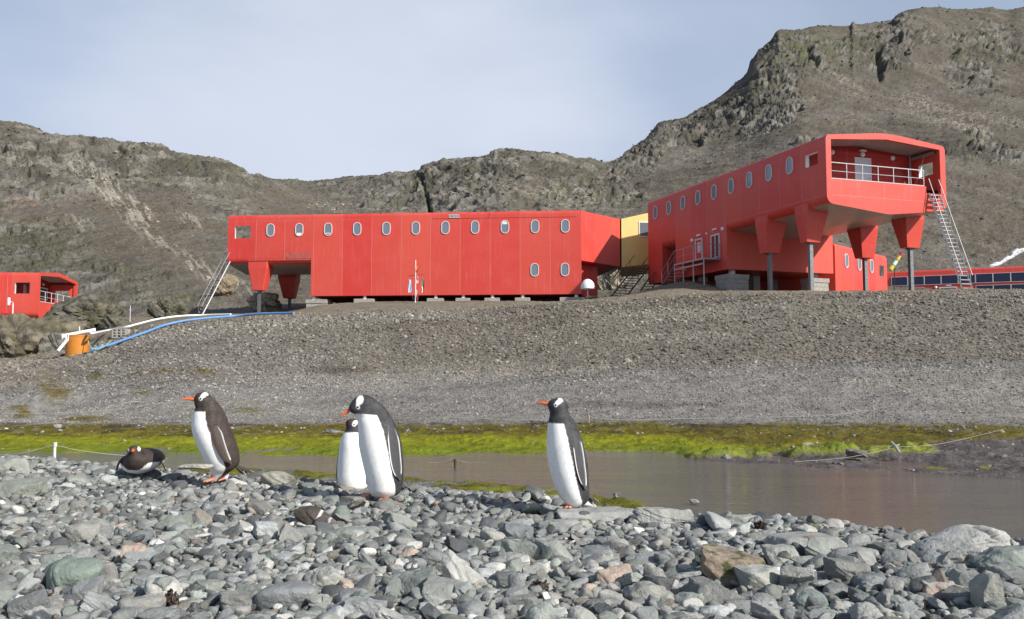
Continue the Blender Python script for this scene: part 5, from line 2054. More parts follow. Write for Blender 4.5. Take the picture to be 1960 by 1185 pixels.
def size_bank(rng, I, J):
    t_ = tt[I]
    big_ = sstep(2.5, 3.3, t_ + 0.25 * nB[I, J])
    s = np.exp(rng.normal(0, 0.33, len(I)))
    return s * (1.30 + 0.85 * big_ * (1 - sstep(3.8, 4.1, t_)))


def tint_bank(rng, b, I, J):
    k = np.exp(rng.normal(0.02, 0.27, len(I)))[:, None]
    c = b * k
    c = np.where(rng.uniform(size=(len(I), 1)) < 0.012, np.array([0.36, 0.34, 0.30]), c)
    return c


rubble('gravel', 'grey gravel covering the bank below the red buildings', 60000, pick_bank, size_bank, tint_bank, M['rubble'], 31)


def pick_shore(rng, n, j0, j1):
    J = rng.integers(j0, j1, n)
    I = rng.integers(ti_(1.02), ti_(2.0), n)
    keep = (rng.uniform(size=n) < np.where(tt[I] > 1.6, 0.9, 0.12)) | (spit[I, J] * (PY[I, J] > 848) > 0.5) & (rng.uniform(size=n) < 0.5)
    return I[keep], J[keep]


rubble('shore_gravel', 'scattered grey pebbles on the mossy shore of the pond', 900, pick_shore, lambda r, I, J: 1.6 * np.exp(r.normal(0, 0.5, len(I))), lambda r, b, I, J: np.array([0.24, 0.235, 0.225]) * np.exp(r.normal(0, 0.3, len(I)))[:, None], M['rubble'], 32)


def pick_hill(rng, n, j0, j1):
    J = rng.integers(j0, j1, n)
    I = rng.integers(ti_(6.9), ti_(10.9), n)
    dens = 0.30 + 0.9 * np.clip(pale + pal2 + pal3, 0, 1)[I, J] + 0.35 * sstep(0.1, 0.5, nB[I, J])
    keep = rng.uniform(size=n) < dens
    return I[keep], J[keep]


def tint_hill(rng, b, I, J):
    c = b * np.exp(rng.normal(0.12, 0.30, len(I)))[:, None]
    p_ = np.clip(pale + pal2 + pal3, 0, 1)[I, J][:, None]
    return np.where(rng.uniform(size=(len(I), 1)) < 0.05 + 0.35 * p_, np.array([0.33, 0.295, 0.225]), c)


rubble('scree', 'loose scree and broken rock on the hillsides', 26000, pick_hill, lambda r, I, J: 1.15 * np.exp(r.normal(0, 0.45, len(I))), tint_hill, M['rubble'], 33)


# --- boulders and outcrops
def boulder(name, px, py, wd, hh, Yd, seed, label, cols, kind='block', rough=0.22, dep=0.8, sub=6, cat='boulder', moss=0.0, mat='rock', tilt=0.1):
    rng = np.random.default_rng(seed)
    if Yd == 96 or Yd == 94 or Yd == 86:
        Yd = on_ground(px, py + hh * 0.42, 6.0, 10.0).y
    s_ = Yd / F
    D, fc = ICO[sub]
    r = stone_radius(D, rng, kind)
    o = rng.uniform(0, 50, 2)
    a, b = D[:, 0] + D[:, 2] * 0.6, D[:, 1] - D[:, 2] * 0.7
    f_, e_, _ = facet(a * 2.2 + o[0], b * 2.2 + o[1], seed)
    f2_, e2_, _ = facet(a * 5.5 + o[1], b * 4.5 + o[0], seed + 9)
    r = r * (1 + rough * (0.55 * fbm(a * 1.4 + o[0], b * 1.4 + o[1], 5, seed) + 0.35 * f_ + 0.15 * f2_))
    ax = np.array([wd * s_ / 2, wd * s_ / 2 * dep, hh * s_ / 2])
    v = (D * r[:, None] * ax) @ np.array(Matrix.Rotation(rng.normal(0, tilt), 3, 'Y')).T
    c0, c1 = np.array(cols[0]), np.array(cols[1])
    t_ = sstep(-0.5, 0.6, fbm(D[:, 0] * 3 + o[0], D[:, 2] * 3 + D[:, 1] * 2, 5, seed + 3))[:, None]
    cc = c0 * (1 - t_) + c1 * t_
    if moss:
        w_ = (moss * sstep(-0.1, 0.5, fbm(D[:, 0] * 2.5, D[:, 1] * 2.5 + D[:, 2] * 2, 4, seed + 5)))[:, None]
        cc = cc * (1 - w_) + np.array([0.075, 0.075, 0.035]) * w_
    me = np_mesh(name, v, fc, True, np.clip(cc, 0.01, 0.8), 45, M[mat])
    o = link(name, me, None, at(px, py, Yd))
    return tag(o, label, cat)


GR = [(0.15, 0.14, 0.115), (0.085, 0.08, 0.062)]
boulder('rock_outcrop', 42, 672, 190, 125, 55, 41, 'big brown and grey rock outcrop at the left edge below the red cabin', [(0.20, 0.175, 0.13), (0.085, 0.078, 0.06)], moss=0.5, rough=0.35)
boulder('rock_outcrop', 118, 668, 60, 60, 54, 48, 'lower grey shoulder of rock left of the orange tank', [(0.21, 0.20, 0.175), (0.10, 0.095, 0.08)], moss=0.2, rough=0.35)
boulder('boulder', 160, 605, 142, 78, 74, 42, 'large dark mossy boulder covering the corner of the red cabin', GR, moss=0.6, rough=0.3)
boulder('boulder', 222, 622, 60, 34, 72, 52, 'smaller mossy boulder at the right foot of the large dark one', GR, moss=0.4, rough=0.3)
boulder('boulder', 326, 590, 72, 56, 86, 43, 'dark olive boulder left of the steel stair', GR, moss=0.6, rough=0.3)
boulder('boulder', 97, 633, 27, 20, 70, 44, 'small pale green white boulder under the cabin balcony', [(0.42, 0.46, 0.38), (0.34, 0.38, 0.30)], 'pebble', 0.12, sub=5)
boulder('rock_outcrop', 1166, 545, 64, 100, 112, 45, 'pale creviced rock face behind the dark stair', [(0.36, 0.32, 0.25), (0.15, 0.135, 0.105)], rough=0.4)
boulder('boulder', 430, 548, 60, 46, 96, 46, 'tan rounded boulder behind the left stair', [(0.30, 0.25, 0.17), (0.19, 0.16, 0.115)], 'pebble', 0.25, sub=5)
boulder('boulder', 505, 580, 60, 36, 94, 47, 'pale cracked ledge behind the left steel leg', [(0.36, 0.32, 0.24), (0.18, 0.15, 0.11)], rough=0.4, sub=5)
boulder('boulder', 1118, 577, 46, 14, 77.0, 49, 'low brown stones at the foot of the white dome', [(0.22, 0.19, 0.145), (0.14, 0.12, 0.09)], rough=0.4, sub=5)
boulder('boulder', 1885, 425, 90, 40, 178, 50, 'dark broken crag low on the mountain slope', GR, rough=0.45, sub=5) if False else None
boulder('shore_stone', 640, 828, 36, 12, 24.6, 61, 'flat grey stone on the moss behind the pair of penguins', [(0.27, 0.27, 0.26), (0.2, 0.2, 0.19)], sub=4, cat='stone')
boulder('shore_stone', 1640, 868, 38, 16, 17.0, 62, 'grey stone among the bright moss on the sand spit', [(0.22, 0.21, 0.205), (0.14, 0.135, 0.13)], sub=4, cat='stone')
boulder('shore_stone', 1606, 890, 24, 10, 16.5, 63, 'dull grey stone on the wet sand by the water', [(0.18, 0.165, 0.16), (0.12, 0.11, 0.105)], sub=4, cat='stone')
boulder('shore_stone', 1329, 960, 18, 9, 11.6, 64, 'small pale stone sticking out of the pond', [(0.34, 0.34, 0.33), (0.22, 0.22, 0.21)], sub=4, cat='stone')
boulder('shore_stone', 1180, 948, 12, 10, 10.5, 65, 'little grey stone on the moss behind the rightmost penguin', [(0.34, 0.34, 0.32), (0.24, 0.24, 0.23)], sub=4, cat='stone')
boulder('shore_stone', 1545, 851, 22, 7, 19.5, 66, 'pale flat stone at the edge of the moss bank', [(0.30, 0.30, 0.29), (0.2, 0.2, 0.2)], sub=4, cat='stone')

# big weathered boulder at the right, smooth and hollowed
Yd = beach_hit(1835, 1078) + 0.05
s_ = Yd / F
D, fc = ICO[6]
rng = np.random.default_rng(71)
u = D[:, 0]
prof = 0.80 + 0.22 * sstep(-0.9, 0.5, u) - 0.10 * sstep(0.6, 1.0, u)
r = np.ones(len(D))
n1_ = fbm(D[:, 0] * 1.3 + 3, D[:, 2] * 1.6 + D[:, 1] + 1, 3, 401)
r *= 1 + 0.06 * n1_
swirl = np.sin(16 * np.sqrt((D[:, 0] - 0.05) ** 2 + (D[:, 2] - 0.05) ** 2) + 3.0 * fbm(D[:, 0] * 2.2, D[:, 2] * 2.2, 3, 402))
front = sstep(0.1, 0.6, -D[:, 1]) * sstep(-0.25, 0.1, D[:, 0])
r *= 1 + 0.030 * swirl * front
knot = np.exp(-(((D[:, 0] - 0.08) / 0.17) ** 2 + ((D[:, 2] - 0.02) / 0.22) ** 2)) * (D[:, 1] < 0)
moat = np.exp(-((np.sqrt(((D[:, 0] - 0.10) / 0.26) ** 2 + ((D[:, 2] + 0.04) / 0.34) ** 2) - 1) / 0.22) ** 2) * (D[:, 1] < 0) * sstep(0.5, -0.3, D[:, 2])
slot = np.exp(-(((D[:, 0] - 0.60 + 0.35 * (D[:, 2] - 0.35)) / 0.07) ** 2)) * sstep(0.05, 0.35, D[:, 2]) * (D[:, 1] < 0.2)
r *= 1 + 0.12 * knot - 0.12 * moat - 0.13 * slot
pit = sstep(0.55, 0.75, fbm(D[:, 0] * 9, D[:, 2] * 9 + D[:, 1] * 5, 2, 403))
r *= 1 - 0.03 * pit
v = D * r[:, None] * np.array([96 * s_, 70 * s_, 40 * s_]) * np.stack([np.ones_like(u), prof, prof], -1)
v = v @ np.array(Matrix.Rotation(-math.radians(11), 3, 'Y')).T
cc = np.repeat(np.array([[0.37, 0.375, 0.355]]), len(D), 0) * (1 + 0.12 * n1_ + 0.05 * swirl * front)[:, None]
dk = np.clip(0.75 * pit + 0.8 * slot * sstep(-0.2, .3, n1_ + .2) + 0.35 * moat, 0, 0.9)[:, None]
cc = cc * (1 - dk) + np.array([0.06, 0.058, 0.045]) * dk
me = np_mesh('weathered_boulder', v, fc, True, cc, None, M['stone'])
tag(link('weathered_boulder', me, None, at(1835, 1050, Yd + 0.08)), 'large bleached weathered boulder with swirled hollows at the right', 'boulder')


# --- weed, sticks, ropes and posts
def weed(px, py, wd, hh, label, seed):
    rng = np.random.default_rng(seed)
    Yd = beach_hit(px, py + hh * 0.4)
    p = at(px, py, Yd)
    s_ = Yd / F
    m = MB()
    for k in range(46):
        d = Vector(rng.normal(size=3)).normalized()
        a = Vector((d.x * wd * s_ / 2 * 0.5, d.y * wd * s_ * 0.3, d.z * hh * s_ / 2 * 0.5))
        b = Vector((d.x * wd * s_ / 2, d.y * wd * s_ * 0.5, d.z * hh * s_ / 2)) * rng.uniform(0.7, 1.15)
        c_ = (a + b) / 2 + Vector(rng.normal(0, 0.008, 3))
        m.tube([Vector(rng.normal(0, 0.006, 3)), a, c_, b], [0.009, 0.008, 0.006, 0.002], 5)
    o = m.build('seaweed', M['weed'])
    o.location = p
    tag(o, label, 'seaweed', 'dark seaweed clumps')


weed(1456, 1008, 26, 26, 'round dark seaweed clump on the stones at the water edge', 1)
weed(325, 1150, 34, 40, 'dark brown seaweed clump at the bottom left', 2)
weed(1030, 1124, 44, 24, 'reddish dark seaweed beside the egg shaped pebble', 3)
weed(80, 1140, 30, 22, 'dark seaweed below the big green slab', 4)


def rope(pts, r, label, group='ropes of the low fence'):
    return pipe('rope', pts, r, 'rope', label, 'rope', 5, group)


def post(px, yt, yb, Yd, r, label, mat='pale', zb=None):
    a, b = at(px, yt, Yd), at(px, yb, Yd)
    if zb is not None:
        b.z = zb
    m = MB()
    m.tube([(0, 0, 0), (a.x - b.x, 0, a.z - b.z)], r, 8)
    m.lathe([(r * 1.25, a.z - b.z - 0.05), (r * 1.25, a.z - b.z + 0.01)], (0, 0, 0), 8)
    o = m.build('fence_post', M[mat])
    o.location = b
    return tag(o, label, 'post', 'posts of the low rope fence')


post(105, 848, 872, 13.0, 0.020, 'white post on the near shore left of the lying penguin', 'pale', 0.0)
rope([at(-60, 874, 13.2), at(30, 869, 13.0), at(70, 861, 13), at(104, 853, 13), at(150, 862, 13.1), at(215, 870, 13.3), at(320, 878, 13.6)], 0.005, 'pale rope sagging from the near white post')
post(1127, 795, 809, 26.0, 0.022, 'short pale post on the gravel right of the rightmost penguin', 'wood')
post(1672, 780, 800, 28.0, 0.025, 'short pale post on the gravel above the sand spit', 'wood')
zoff = Vector((0, 0, 0))
rope([at(-40, 793, 27.0), at(100, 791, 27.2), at(200, 786, 27.4), at(345, 769, 27.5), at(440, 783, 27.3), at(560, 793, 27), at(700, 802, 26.5), at(860, 799, 26), at(1000, 804, 26), at(1127, 798, 26)], 0.006, 'pale rope along the moss behind the penguins')
rope([at(1127, 798, 26), at(1200, 804, 26.2), at(1330, 801, 26.8), at(1500, 798, 27.4), at(1600, 793, 27.8), at(1672, 785, 28), at(1740, 791, 28), at(1850, 793, 28), at(2000, 796, 28)], 0.006, 'pale rope on the gravel right of the rightmost penguin')
rope([at(1520, 884, 16.0), at(1620, 876, 16.6), at(1690, 862, 17.2), at(1716, 856, 17.6), at(1790, 851, 18.5), at(1880, 832, 20.5), at(1925, 820, 23)], 0.004, 'yellowish rope rising from the sand spit to the moss')
m = MB()
a, b = at(1706, 846, 17.6), at(1722, 867, 17.2)
m.tube([a, a.lerp(b, 0.5) + Vector((0.01, 0, 0.01)), b], [0.022, 0.03, 0.026], 7)
a, b = at(1700, 858, 17.5), at(1722, 851, 17.5)
m.tube([a, b], [0.012, 0.016], 6)
tag(m.build('driftwood', M['conc']), 'crossed white driftwood sticks on the sand spit', 'driftwood')
post(871, 880, 889, 16.2, 0.02, 'small rusty stake standing in the pond', 'weed', 0.0 - 0.1)
rope([at(820, 886, 16.4), at(850, 885, 16.3), at(871, 882, 16.2), at(900, 886, 16.1), at(930, 886.5, 16)], 0.006, 'thin rope tied to the rusty stake in the pond')
m = MB()
p = on_ground(257, 775, 2, 4)
m.tube([(p.x - 0.3, p.y, p.z + 0.06), (p.x, p.y, p.z + 0.09), (p.x + 0.28, p.y, p.z + 0.07)], [0.02, 0.025, 0.018], 6)
tag(m.build('driftwood', M['conc']), 'pale stick lying on the gravel left of the walking penguin', 'driftwood')
p = on_ground(1798, 30, 9, 12)
m = MB()
m.tube([(p.x, p.y, p.z - 2), (p.x, p.y, p.z + 4.5)], 0.11, 6)
tag(m.build('summit_pole', M['post']), 'thin pole standing on the mountain summit', 'pole')

# ------------------------------------------------------------------ penguins
DARK1, DARK2 = np.array([0.050, 0.038, 0.033]), np.array([0.046, 0.046, 0.050])
WHITE = np.array([0.90, 0.90, 0.89])
PINK = np.array([0.62, 0.25, 0.17])


def ring_faces(nr, ns, b=0):
    i, j = np.meshgrid(np.arange(nr - 1), np.arange(ns), indexing='ij')
    j2 = (j + 1) % ns
    return (np.stack([i * ns + j, i * ns + j2, (i + 1) * ns + j2, (i + 1) * ns + j], -1).reshape(-1, 4) + b)


def smooth_mix(w, dark, seed, v):
    t = sstep(-1.2, 1.2, w)[:, None]
    return dark * (1 - t) + WHITE * t


class Pen:
    def __init__(self, label, base, D, outline, lat, psi, half, dark, group=None):
        self.bx, self.by, self.D = base[0], base[1], D
        u = (base[0] - 980) / F
        self.th = -math.atan(u)
        self.sz = D / F
        self.sx = self.sz * math.cos(self.th)
        o = np.array(outline, float)
        self.o = o
        self.lat_t = np.array(lat, float)
        self.psi, self.half, self.dark = psi, half, dark
        self.V, self.Q, self.T, self.Cc = [], [], [], []
        self.n = 0
        self.label = label

    def lr(self, y):
        return pchip(self.o[:, 0], self.o[:, 1], y), pchip(self.o[:, 0], self.o[:, 2], y)

    def lat(self, y):
        return pchip(self.lat_t[:, 0], self.lat_t[:, 1], y)

    def W(self, x, d, y):
        return np.stack([(np.asarray(x) - self.bx) * self.sx, np.asarray(d) * self.sx, (self.by - np.asarray(y)) * self.sz], -1)

    def put(self, v, faces, c):
        self.V.append(v)
        f = np.asarray(faces) + self.n
        (self.Q if f.shape[1] == 4 else self.T).append(f)
        self.Cc.append(np.broadcast_to(c, v.shape) if np.ndim(c) == 1 else c)
        self.n += len(v)

    def torso(self, chest, patch, eye, bib=0.0):
        o = self.o
        y0, y1 = o[0, 0], o[-1, 0]
        ts = np.linspace(0, 1, 150)
        ys = y0 + (y1 - y0) * ts
        l_, r_ = self.lr(ys)
        la = self.lat(ys)
        NS = 120
        a = np.linspace(0, 2 * np.pi, NS, endpoint=False)
        cx, rr = (l_ + r_) / 2, (r_ - l_) / 2
        X = cx[:, None] + rr[:, None] * np.cos(a)[None]
        Dp = la[:, None] * np.sin(a)[None]
        Y = np.repeat(ys[:, None], NS, 1)
        A = np.repeat(a[None], len(ys), 0)
        fe = 0.7 * fbm(X * 0.25, Y * 0.16 + Dp * 0.1, 3, 500) + 0.6 * fbm(X * 0.9, Y * 0.35 + Dp * 0.4, 2, 505)
        d = (A - (math.pi + self.psi) + math.pi) % (2 * math.pi) - math.pi
        hw = np.interp(ys, [h[0] for h in self.half], [math.radians(h[1]) for h in self.half])[:, None]
        wt = np.minimum((hw - np.abs(d)) * np.maximum(rr, 8)[:, None], (Y - chest - bib * (d / 1.2) ** 2))
        wt = wt + fe
        wh = np.full(X.shape, -9.0)
        if patch:
            for px, py, rx, ry, ro in patch:
                c, s = math.cos(ro), math.sin(ro)
                u_, v_ = ((X - px) * c + (Y - py) * s) / rx, (-(X - px) * s + (Y - py) * c) / ry
                wh = np.maximum(wh, (1 - np.sqrt(u_ * u_ + v_ * v_)) * min(rx, ry))
            er = np.sqrt((X - eye[0]) ** 2 + (Y - eye[1]) ** 2)
            wh = np.maximum(wh, 3.4 - er)
        wf = np.maximum(wt, wh).ravel()
        v = self.W(X.ravel(), Dp.ravel(), Y.ravel())
        dk = self.dark * (1 + 0.35 * fbm(X.ravel() * 0.12, Y.ravel() * 0.07, 3, 510) + 0.50 * fbm(X.ravel() * 0.7, Y.ravel() * 0.3, 2, 511))[:, None]
        c = smooth_mix(wf, dk, 0, v)
        dirt = (0.35 * sstep(y1 - 45, y1 + 5, Y) * sstep(-0.3, 0.6, fbm(X * 0.10, Y * 0.05 + Dp * 0.08, 3, 506))).ravel()[:, None]
        c = c * (1 - dirt) + c * np.array([0.74, 0.66, 0.54]) * dirt
        c = c * (1 - 0.13 * np.clip(fbm(X * 0.55, Y * 0.10 + Dp * 0.4, 3, 507), 0, 1).ravel())[:, None]
        self.put(v, ring_faces(len(ys), NS), c)
        for k in (0, len(ys) - 1):
            b0 = self.n
            cc = v.reshape(len(ys), NS, 3)[k]
            self.put(np.concatenate([cc, [cc.mean(0)]]), np.array([[j, (j + 1) % NS, NS] for j in range(NS)]), np.concatenate([c.reshape(len(ys), NS, 3)[k], [c.reshape(len(ys), NS, 3)[k].mean(0)]]))

    def depth(self, x, y):
        l_, r_ = self.lr(y)
        q = np.clip((x - (l_ + r_) / 2) / np.maximum((r_ - l_) / 2, 1e-3), -1, 1)
        return -self.lat(y) * np.sqrt(1 - q * q)

    def flipper(self, lead, trail, stripes, off=(-2.6, 5.0), th=2.6, mirror=False):
        NU, NV = 26, 9
        lead, trail = np.array(lead, float), np.array(trail, float)

        def res(p):
            s = np.concatenate([[0], np.cumsum(np.linalg.norm(np.diff(p, axis=0), axis=1))])
            q = np.linspace(0, s[-1], NU)
            return np.stack([pchip(s, p[:, 0], q), pchip(s, p[:, 1], q)], -1)
        Ld, Tr = res(lead), res(trail)
        vv = np.linspace(0, 1, NV)
        G = Ld[:, None] * (1 - vv)[None, :, None] + Tr[:, None] * vv[None, :, None]
        x, y = G[..., 0], G[..., 1]
        uu = np.linspace(0, 1, NU)[:, None]
        l_, r_ = self.lr(y)
        cx, rr, la = (l_ + r_) / 2, (r_ - l_) / 2, self.lat(y)
        d0 = self.depth(x, y)
        bul = np.sqrt(np.clip(1 - (2 * vv - 1) ** 2, 0, 1))[None]
        of = off[0] + (off[1] - off[0]) * uu
        do, di = d0 - of - th * (0.3 + 0.7 * bul), d0 - of + th * (0.3 + 0.7 * bul)
        if mirror:
            a_b = math.pi + self.psi

            def mir(x, d):
                ex, ed = (x - cx) / rr, d / la
                a = np.arctan2(ed, ex)
                m_ = np.sqrt(ex * ex + ed * ed)
                a = 2 * a_b - a
                return cx + rr * m_ * np.cos(a), la * m_ * np.sin(a)
            xo, do = mir(x, do)
            xi, di = mir(x, di)
        else:
            xo = xi = x
        vo, vi = self.W(xo.ravel(), do.ravel(), y.ravel()), self.W(xi.ravel(), di.ravel(), y.ravel())
        V_ = np.repeat(vv[None], NU, 0).ravel()
        U_ = np.repeat(uu, NV, 1).ravel()
        wpx = np.repeat(np.linalg.norm(Ld - Tr, axis=1)[:, None], NV, 1).ravel()
        w = np.full(V_.shape, -9.0)
        for side, u0, u1, wd in stripes:
            e_ = (1 - V_) * wpx if side == 't' else V_ * wpx
            w = np.maximum(w, np.where((U_ > u0) & (U_ < u1), wd - e_, -9))
        dk = self.dark * 1.25 * (1 + 0.2 * fbm(x.ravel() * 0.2, y.ravel() * 0.12, 3, 520))[:, None]
        c = smooth_mix(w, dk, 0, vo)
        i, j = np.meshgrid(np.arange(NU - 1), np.arange(NV - 1), indexing='ij')
        q = np.stack([i * NV + j, i * NV + j + 1, (i + 1) * NV + j + 1, (i + 1) * NV + j], -1).reshape(-1, 4)
        N = NU * NV
        rim = [k for k in range(NV)] + [r * NV + NV - 1 for r in range(1, NU)] + [(NU - 1) * NV + k for k in range(NV - 2, -1, -1)] + [r * NV for r in range(NU - 2, 0, -1)]
        rq = np.array([[a, b, b + N, a + N] for a, b in zip(rim, rim[1:] + rim[:1])])
        self.put(np.concatenate([vo, vi]), np.concatenate([q, q[:, ::-1] + N, rq]), np.concatenate([c, np.repeat(self.dark[None] * 1.1, N, 0)]))

    def rod(self, pts, rad, c, flat=1.0, ns=8):
        """tapered rod through (x, depth, y) pixel points"""
        p = np.array(pts, float)
        w_ = self.W(p[:, 0], p[:, 1], p[:, 2])
        vs = []
        for k in range(len(p)):
            t = w_[min(k + 1, len(p) - 1)] - w_[max(k - 1, 0)]
            t = t / (np.linalg.norm(t) + 1e-9)
            a = np.array([0, 0, 1.0]) if abs(t[2]) < 0.9 else np.array([0, 1.0, 0])
            s1 = np.cross(t, a)
            s1 /= np.linalg.norm(s1)
            s2 = np.cross(s1, t)
            for q in range(ns):
                an = 2 * math.pi * q / ns
                vs.append(w_[k] + rad[k] * self.sz * (math.cos(an) * s1 + flat * math.sin(an) * s2))
        vs = np.array(vs)
        self.put(vs, ring_faces(len(p), ns), np.asarray(c, float))
        for k in (0, len(p) - 1):
            r_ = vs[k * ns:(k + 1) * ns]
            self.put(np.concatenate([r_, [r_.mean(0)]]), np.array([[j, (j + 1) % ns, ns] for j in range(ns)]), np.asarray(c, float))

    def tail(self, root, tips, c2=None, seed=0, w0=4.5):
        rng = np.random.default_rng(seed)
        for k, (x, y, d) in enumerate(tips):
            mid = ((root[0] * 0.45 + x * 0.55), d * 0.5, (root[1] * 0.5 + y * 0.5) + 1.5)
            c = self.dark * rng.uniform(0.8, 1.4)
            self.rod([(root[0], d * 0.2, root[1]), mid, (x, d, y)], [w0, w0 * 0.6, 0.7], c, 0.5, 6)
            if c2 is not None and k % 2 == 0:
                self.rod([(mid[0] + 3, d * 0.6 - 1.2, mid[2] - 0.5), (x - 1, d - 1, y - 0.5)], [0.6, 0.5], c2, 0.5, 5)

    def foot(self, x, d, y, yaw, ln=24, spread=0.42):
        """webbed foot: ankle, three toes and the web, pointing along yaw from the image's left"""
        for k in (-1, 0, 1):
            a = yaw + k * spread
            fx, fd = -math.cos(a), -math.sin(a)
            L_ = ln * (1.0 if k == 0 else 0.86)
            self.rod([(x, d, y - 6), (x + fx * L_ * 0.45, d + fd * L_ * 0.45, y - 3.6), (x + fx * L_ * 0.85, d + fd * L_ * 0.85, y - 2.0), (x + fx * L_, d + fd * L_, y - 0.8)], [4.6, 2.9, 2.4, 0.8], PINK, 0.75, 8)
            self.rod([(x + fx * L_ * 0.95, d + fd * L_ * 0.95, y - 1.6), (x + fx * (L_ + 4.5), d + fd * (L_ + 4.5), y + 0.4)], [1.1, 0.3], np.array([0.05, 0.04, 0.04]), 1, 6)
        pts = [(x, d, y - 3.4)]
        for a, q in ((yaw - spread, 0.86), (yaw - spread / 2, 0.78), (yaw, 0.98), (yaw + spread / 2, 0.78), (yaw + spread, 0.86)):
            pts.append((x - math.cos(a) * ln * q, d - math.sin(a) * ln * q, y - 1.6))
        p = np.array(pts)
        up, dn = self.W(p[:, 0], p[:, 1], p[:, 2]), self.W(p[:, 0], p[:, 1], p[:, 2] + 2.2)
        f = [[0, k, k + 1] for k in range(1, 5)] + [[6, 6 + k + 1, 6 + k] for k in range(1, 5)] + [[k, 6 + k, k + 1] for k in range(1, 5)] + [[k + 1, 6 + k, 7 + k] for k in range(1, 5)]
        self.put(np.concatenate([up, dn]), np.array(f), PINK * 0.85)
        self.rod([(x + 1, d, y - 14), (x, d, y - 3)], [5.5, 4.6], PINK * 0.9, 1, 10)

    def finish(self):
        V = np.concatenate(self.V)
        me = np_mesh('penguin', V, [np.concatenate(self.Q), np.concatenate(self.T)], True, np.clip(np.concatenate(self.Cc), 0.01, 0.92), None, M['feather'])
        o = link('penguin', me, None, at(self.bx, self.by, self.D))
        o.rotation_euler = (0, 0, self.th)
        self.obj = o
        return tag(o, self.label, 'penguin', 'penguins on the shingle beach')

    def beak(self, root, tip, r0=4.4, dz=0.0, dtip=0.0, top=True):
        """bill as one tapered hooked piece with a dark ridge above it"""
        n, ns = 12, 12
        for nm, mat, sc, up, r1 in (('beak', M['beak'], 1.0, 0.0, 1.0),):
            vs = []
            for k in range(n):
                t = k / (n - 1)
                x = root[0] * (1 - t) + tip[0] * t
                y = root[1] * (1 - t) + tip[1] * t - 1.4 * math.sin(math.pi * t) * 0.6 + (0.9 * t ** 4)
                d = dtip * t
                r = r0 * (1 - 0.62 * t - 0.20 * t ** 5)
                for q in range(ns):
                    a = 2 * math.pi * q / ns
                    vs.append(self.W(x, d + 0.72 * r * math.cos(a), y - r * math.sin(a)))
            fs = [tuple(f) for f in ring_faces(n, ns)]
            m = MB()
            m.add(vs, fs)
            m.add(vs[:ns], [tuple(range(ns))])
            m.add(vs[-ns:], [tuple(range(ns))])
            b = m.build('beak', [mat, M['black']], self.obj, 1, 60)
            for pl_ in b.data.polygons:
                if pl_.normal.z > 0.80:
                    pl_.material_index = 1
        return b

    def eye(self, x, y, r=1.9, far=True):
        D, fc = ICO[3]
        dd = self.depth(np.array([x], float), np.array([y], float))[0]
        for sg in ((1, -1) if far else (1,)):
            m = MB()
            v = D * r * self.sz + self.W(x, sg * dd * 0.985, y)
            m.add(v, [tuple(f) for f in fc])
            m.build('eye', M['eye'], self.obj, 1, 180)


# --- the rightmost penguin
p = Pen('rightmost penguin, standing upright alone at the water edge looking left', (1093, 970), 5.9,
        [(765, 1067, 1075), (767, 1059, 1080), (770, 1054, 1083), (775, 1050.5, 1086), (780, 1049.5, 1087.5), (786, 1051, 1088), (792, 1053, 1089), (797, 1053, 1090.5), (803, 1052, 1096), (811, 1050, 1101.5), (820, 1049, 1106), (830, 1048, 1110), (840, 1047.5, 1113.5),
         (850, 1047, 1116.5), (860, 1047, 1119), (870, 1047.6, 1121.5), (880, 1048.8, 1123.5), (890, 1050.5, 1125), (900, 1052.5, 1126), (910, 1055, 1126.5), (920, 1058, 1127), (930, 1061.5, 1127.5), (940, 1066, 1128), (950, 1071.5, 1128), (958, 1077, 1126), (965, 1083, 1119), (970, 1089, 1108)],
        [(765, 4), (768, 11), (774, 16), (782, 18), (796, 18.5), (811, 27), (830, 33), (860, 38), (900, 39), (940, 34), (962, 24), (970, 11)],
        math.radians(36), [(790, 62), (812, 62), (840, 66), (900, 70), (950, 78), (970, 95)], DARK2)
p.torso(812, [(1070.5, 772.5, 8.2, 4.2, -0.62), (1074, 768.5, 5.0, 2.6, 0.5)], (1065, 778.3), bib=1.5)
p.flipper([(1095, 822), (1096, 840), (1099, 865), (1103, 892), (1109, 915), (1119, 934)], [(1106, 824), (1112, 842), (1117, 866), (1120, 890), (1122.5, 915), (1122, 934)], [('t', 0.22, 0.95, 1.5), ('l', 0.30, 0.9, 1.0)])
p.flipper([(1095, 822), (1096, 840), (1099, 865), (1103, 892), (1109, 915), (1119, 934)], [(1106, 824), (1112, 842), (1117, 866), (1120, 890), (1122.5, 915), (1122, 934)], [('t', 0.22, 0.95, 1.5), ('l', 0.30, 0.9, 1.0)], mirror=True)
p.tail((1122, 946), [(1146, 960, -3), (1142, 962, -8), (1140, 963, 4), (1144, 961, 8), (1136, 965, 0), (1133, 964, -5)], WHITE * 0.8, 4, 5.5)
p.rod([(1114, 0, 948), (1120, 0, 962), (1134, -2, 967)], [9, 7, 2], WHITE * 0.85, 1, 12)
p.foot(1096, -10, 970, math.radians(42), 20)
p.foot(1092, 14, 970, math.radians(30), 20)
p.finish()
p.beak((1052, 777.4), (1028.5, 773.8), 4.6)
p.eye(1065, 778.3)

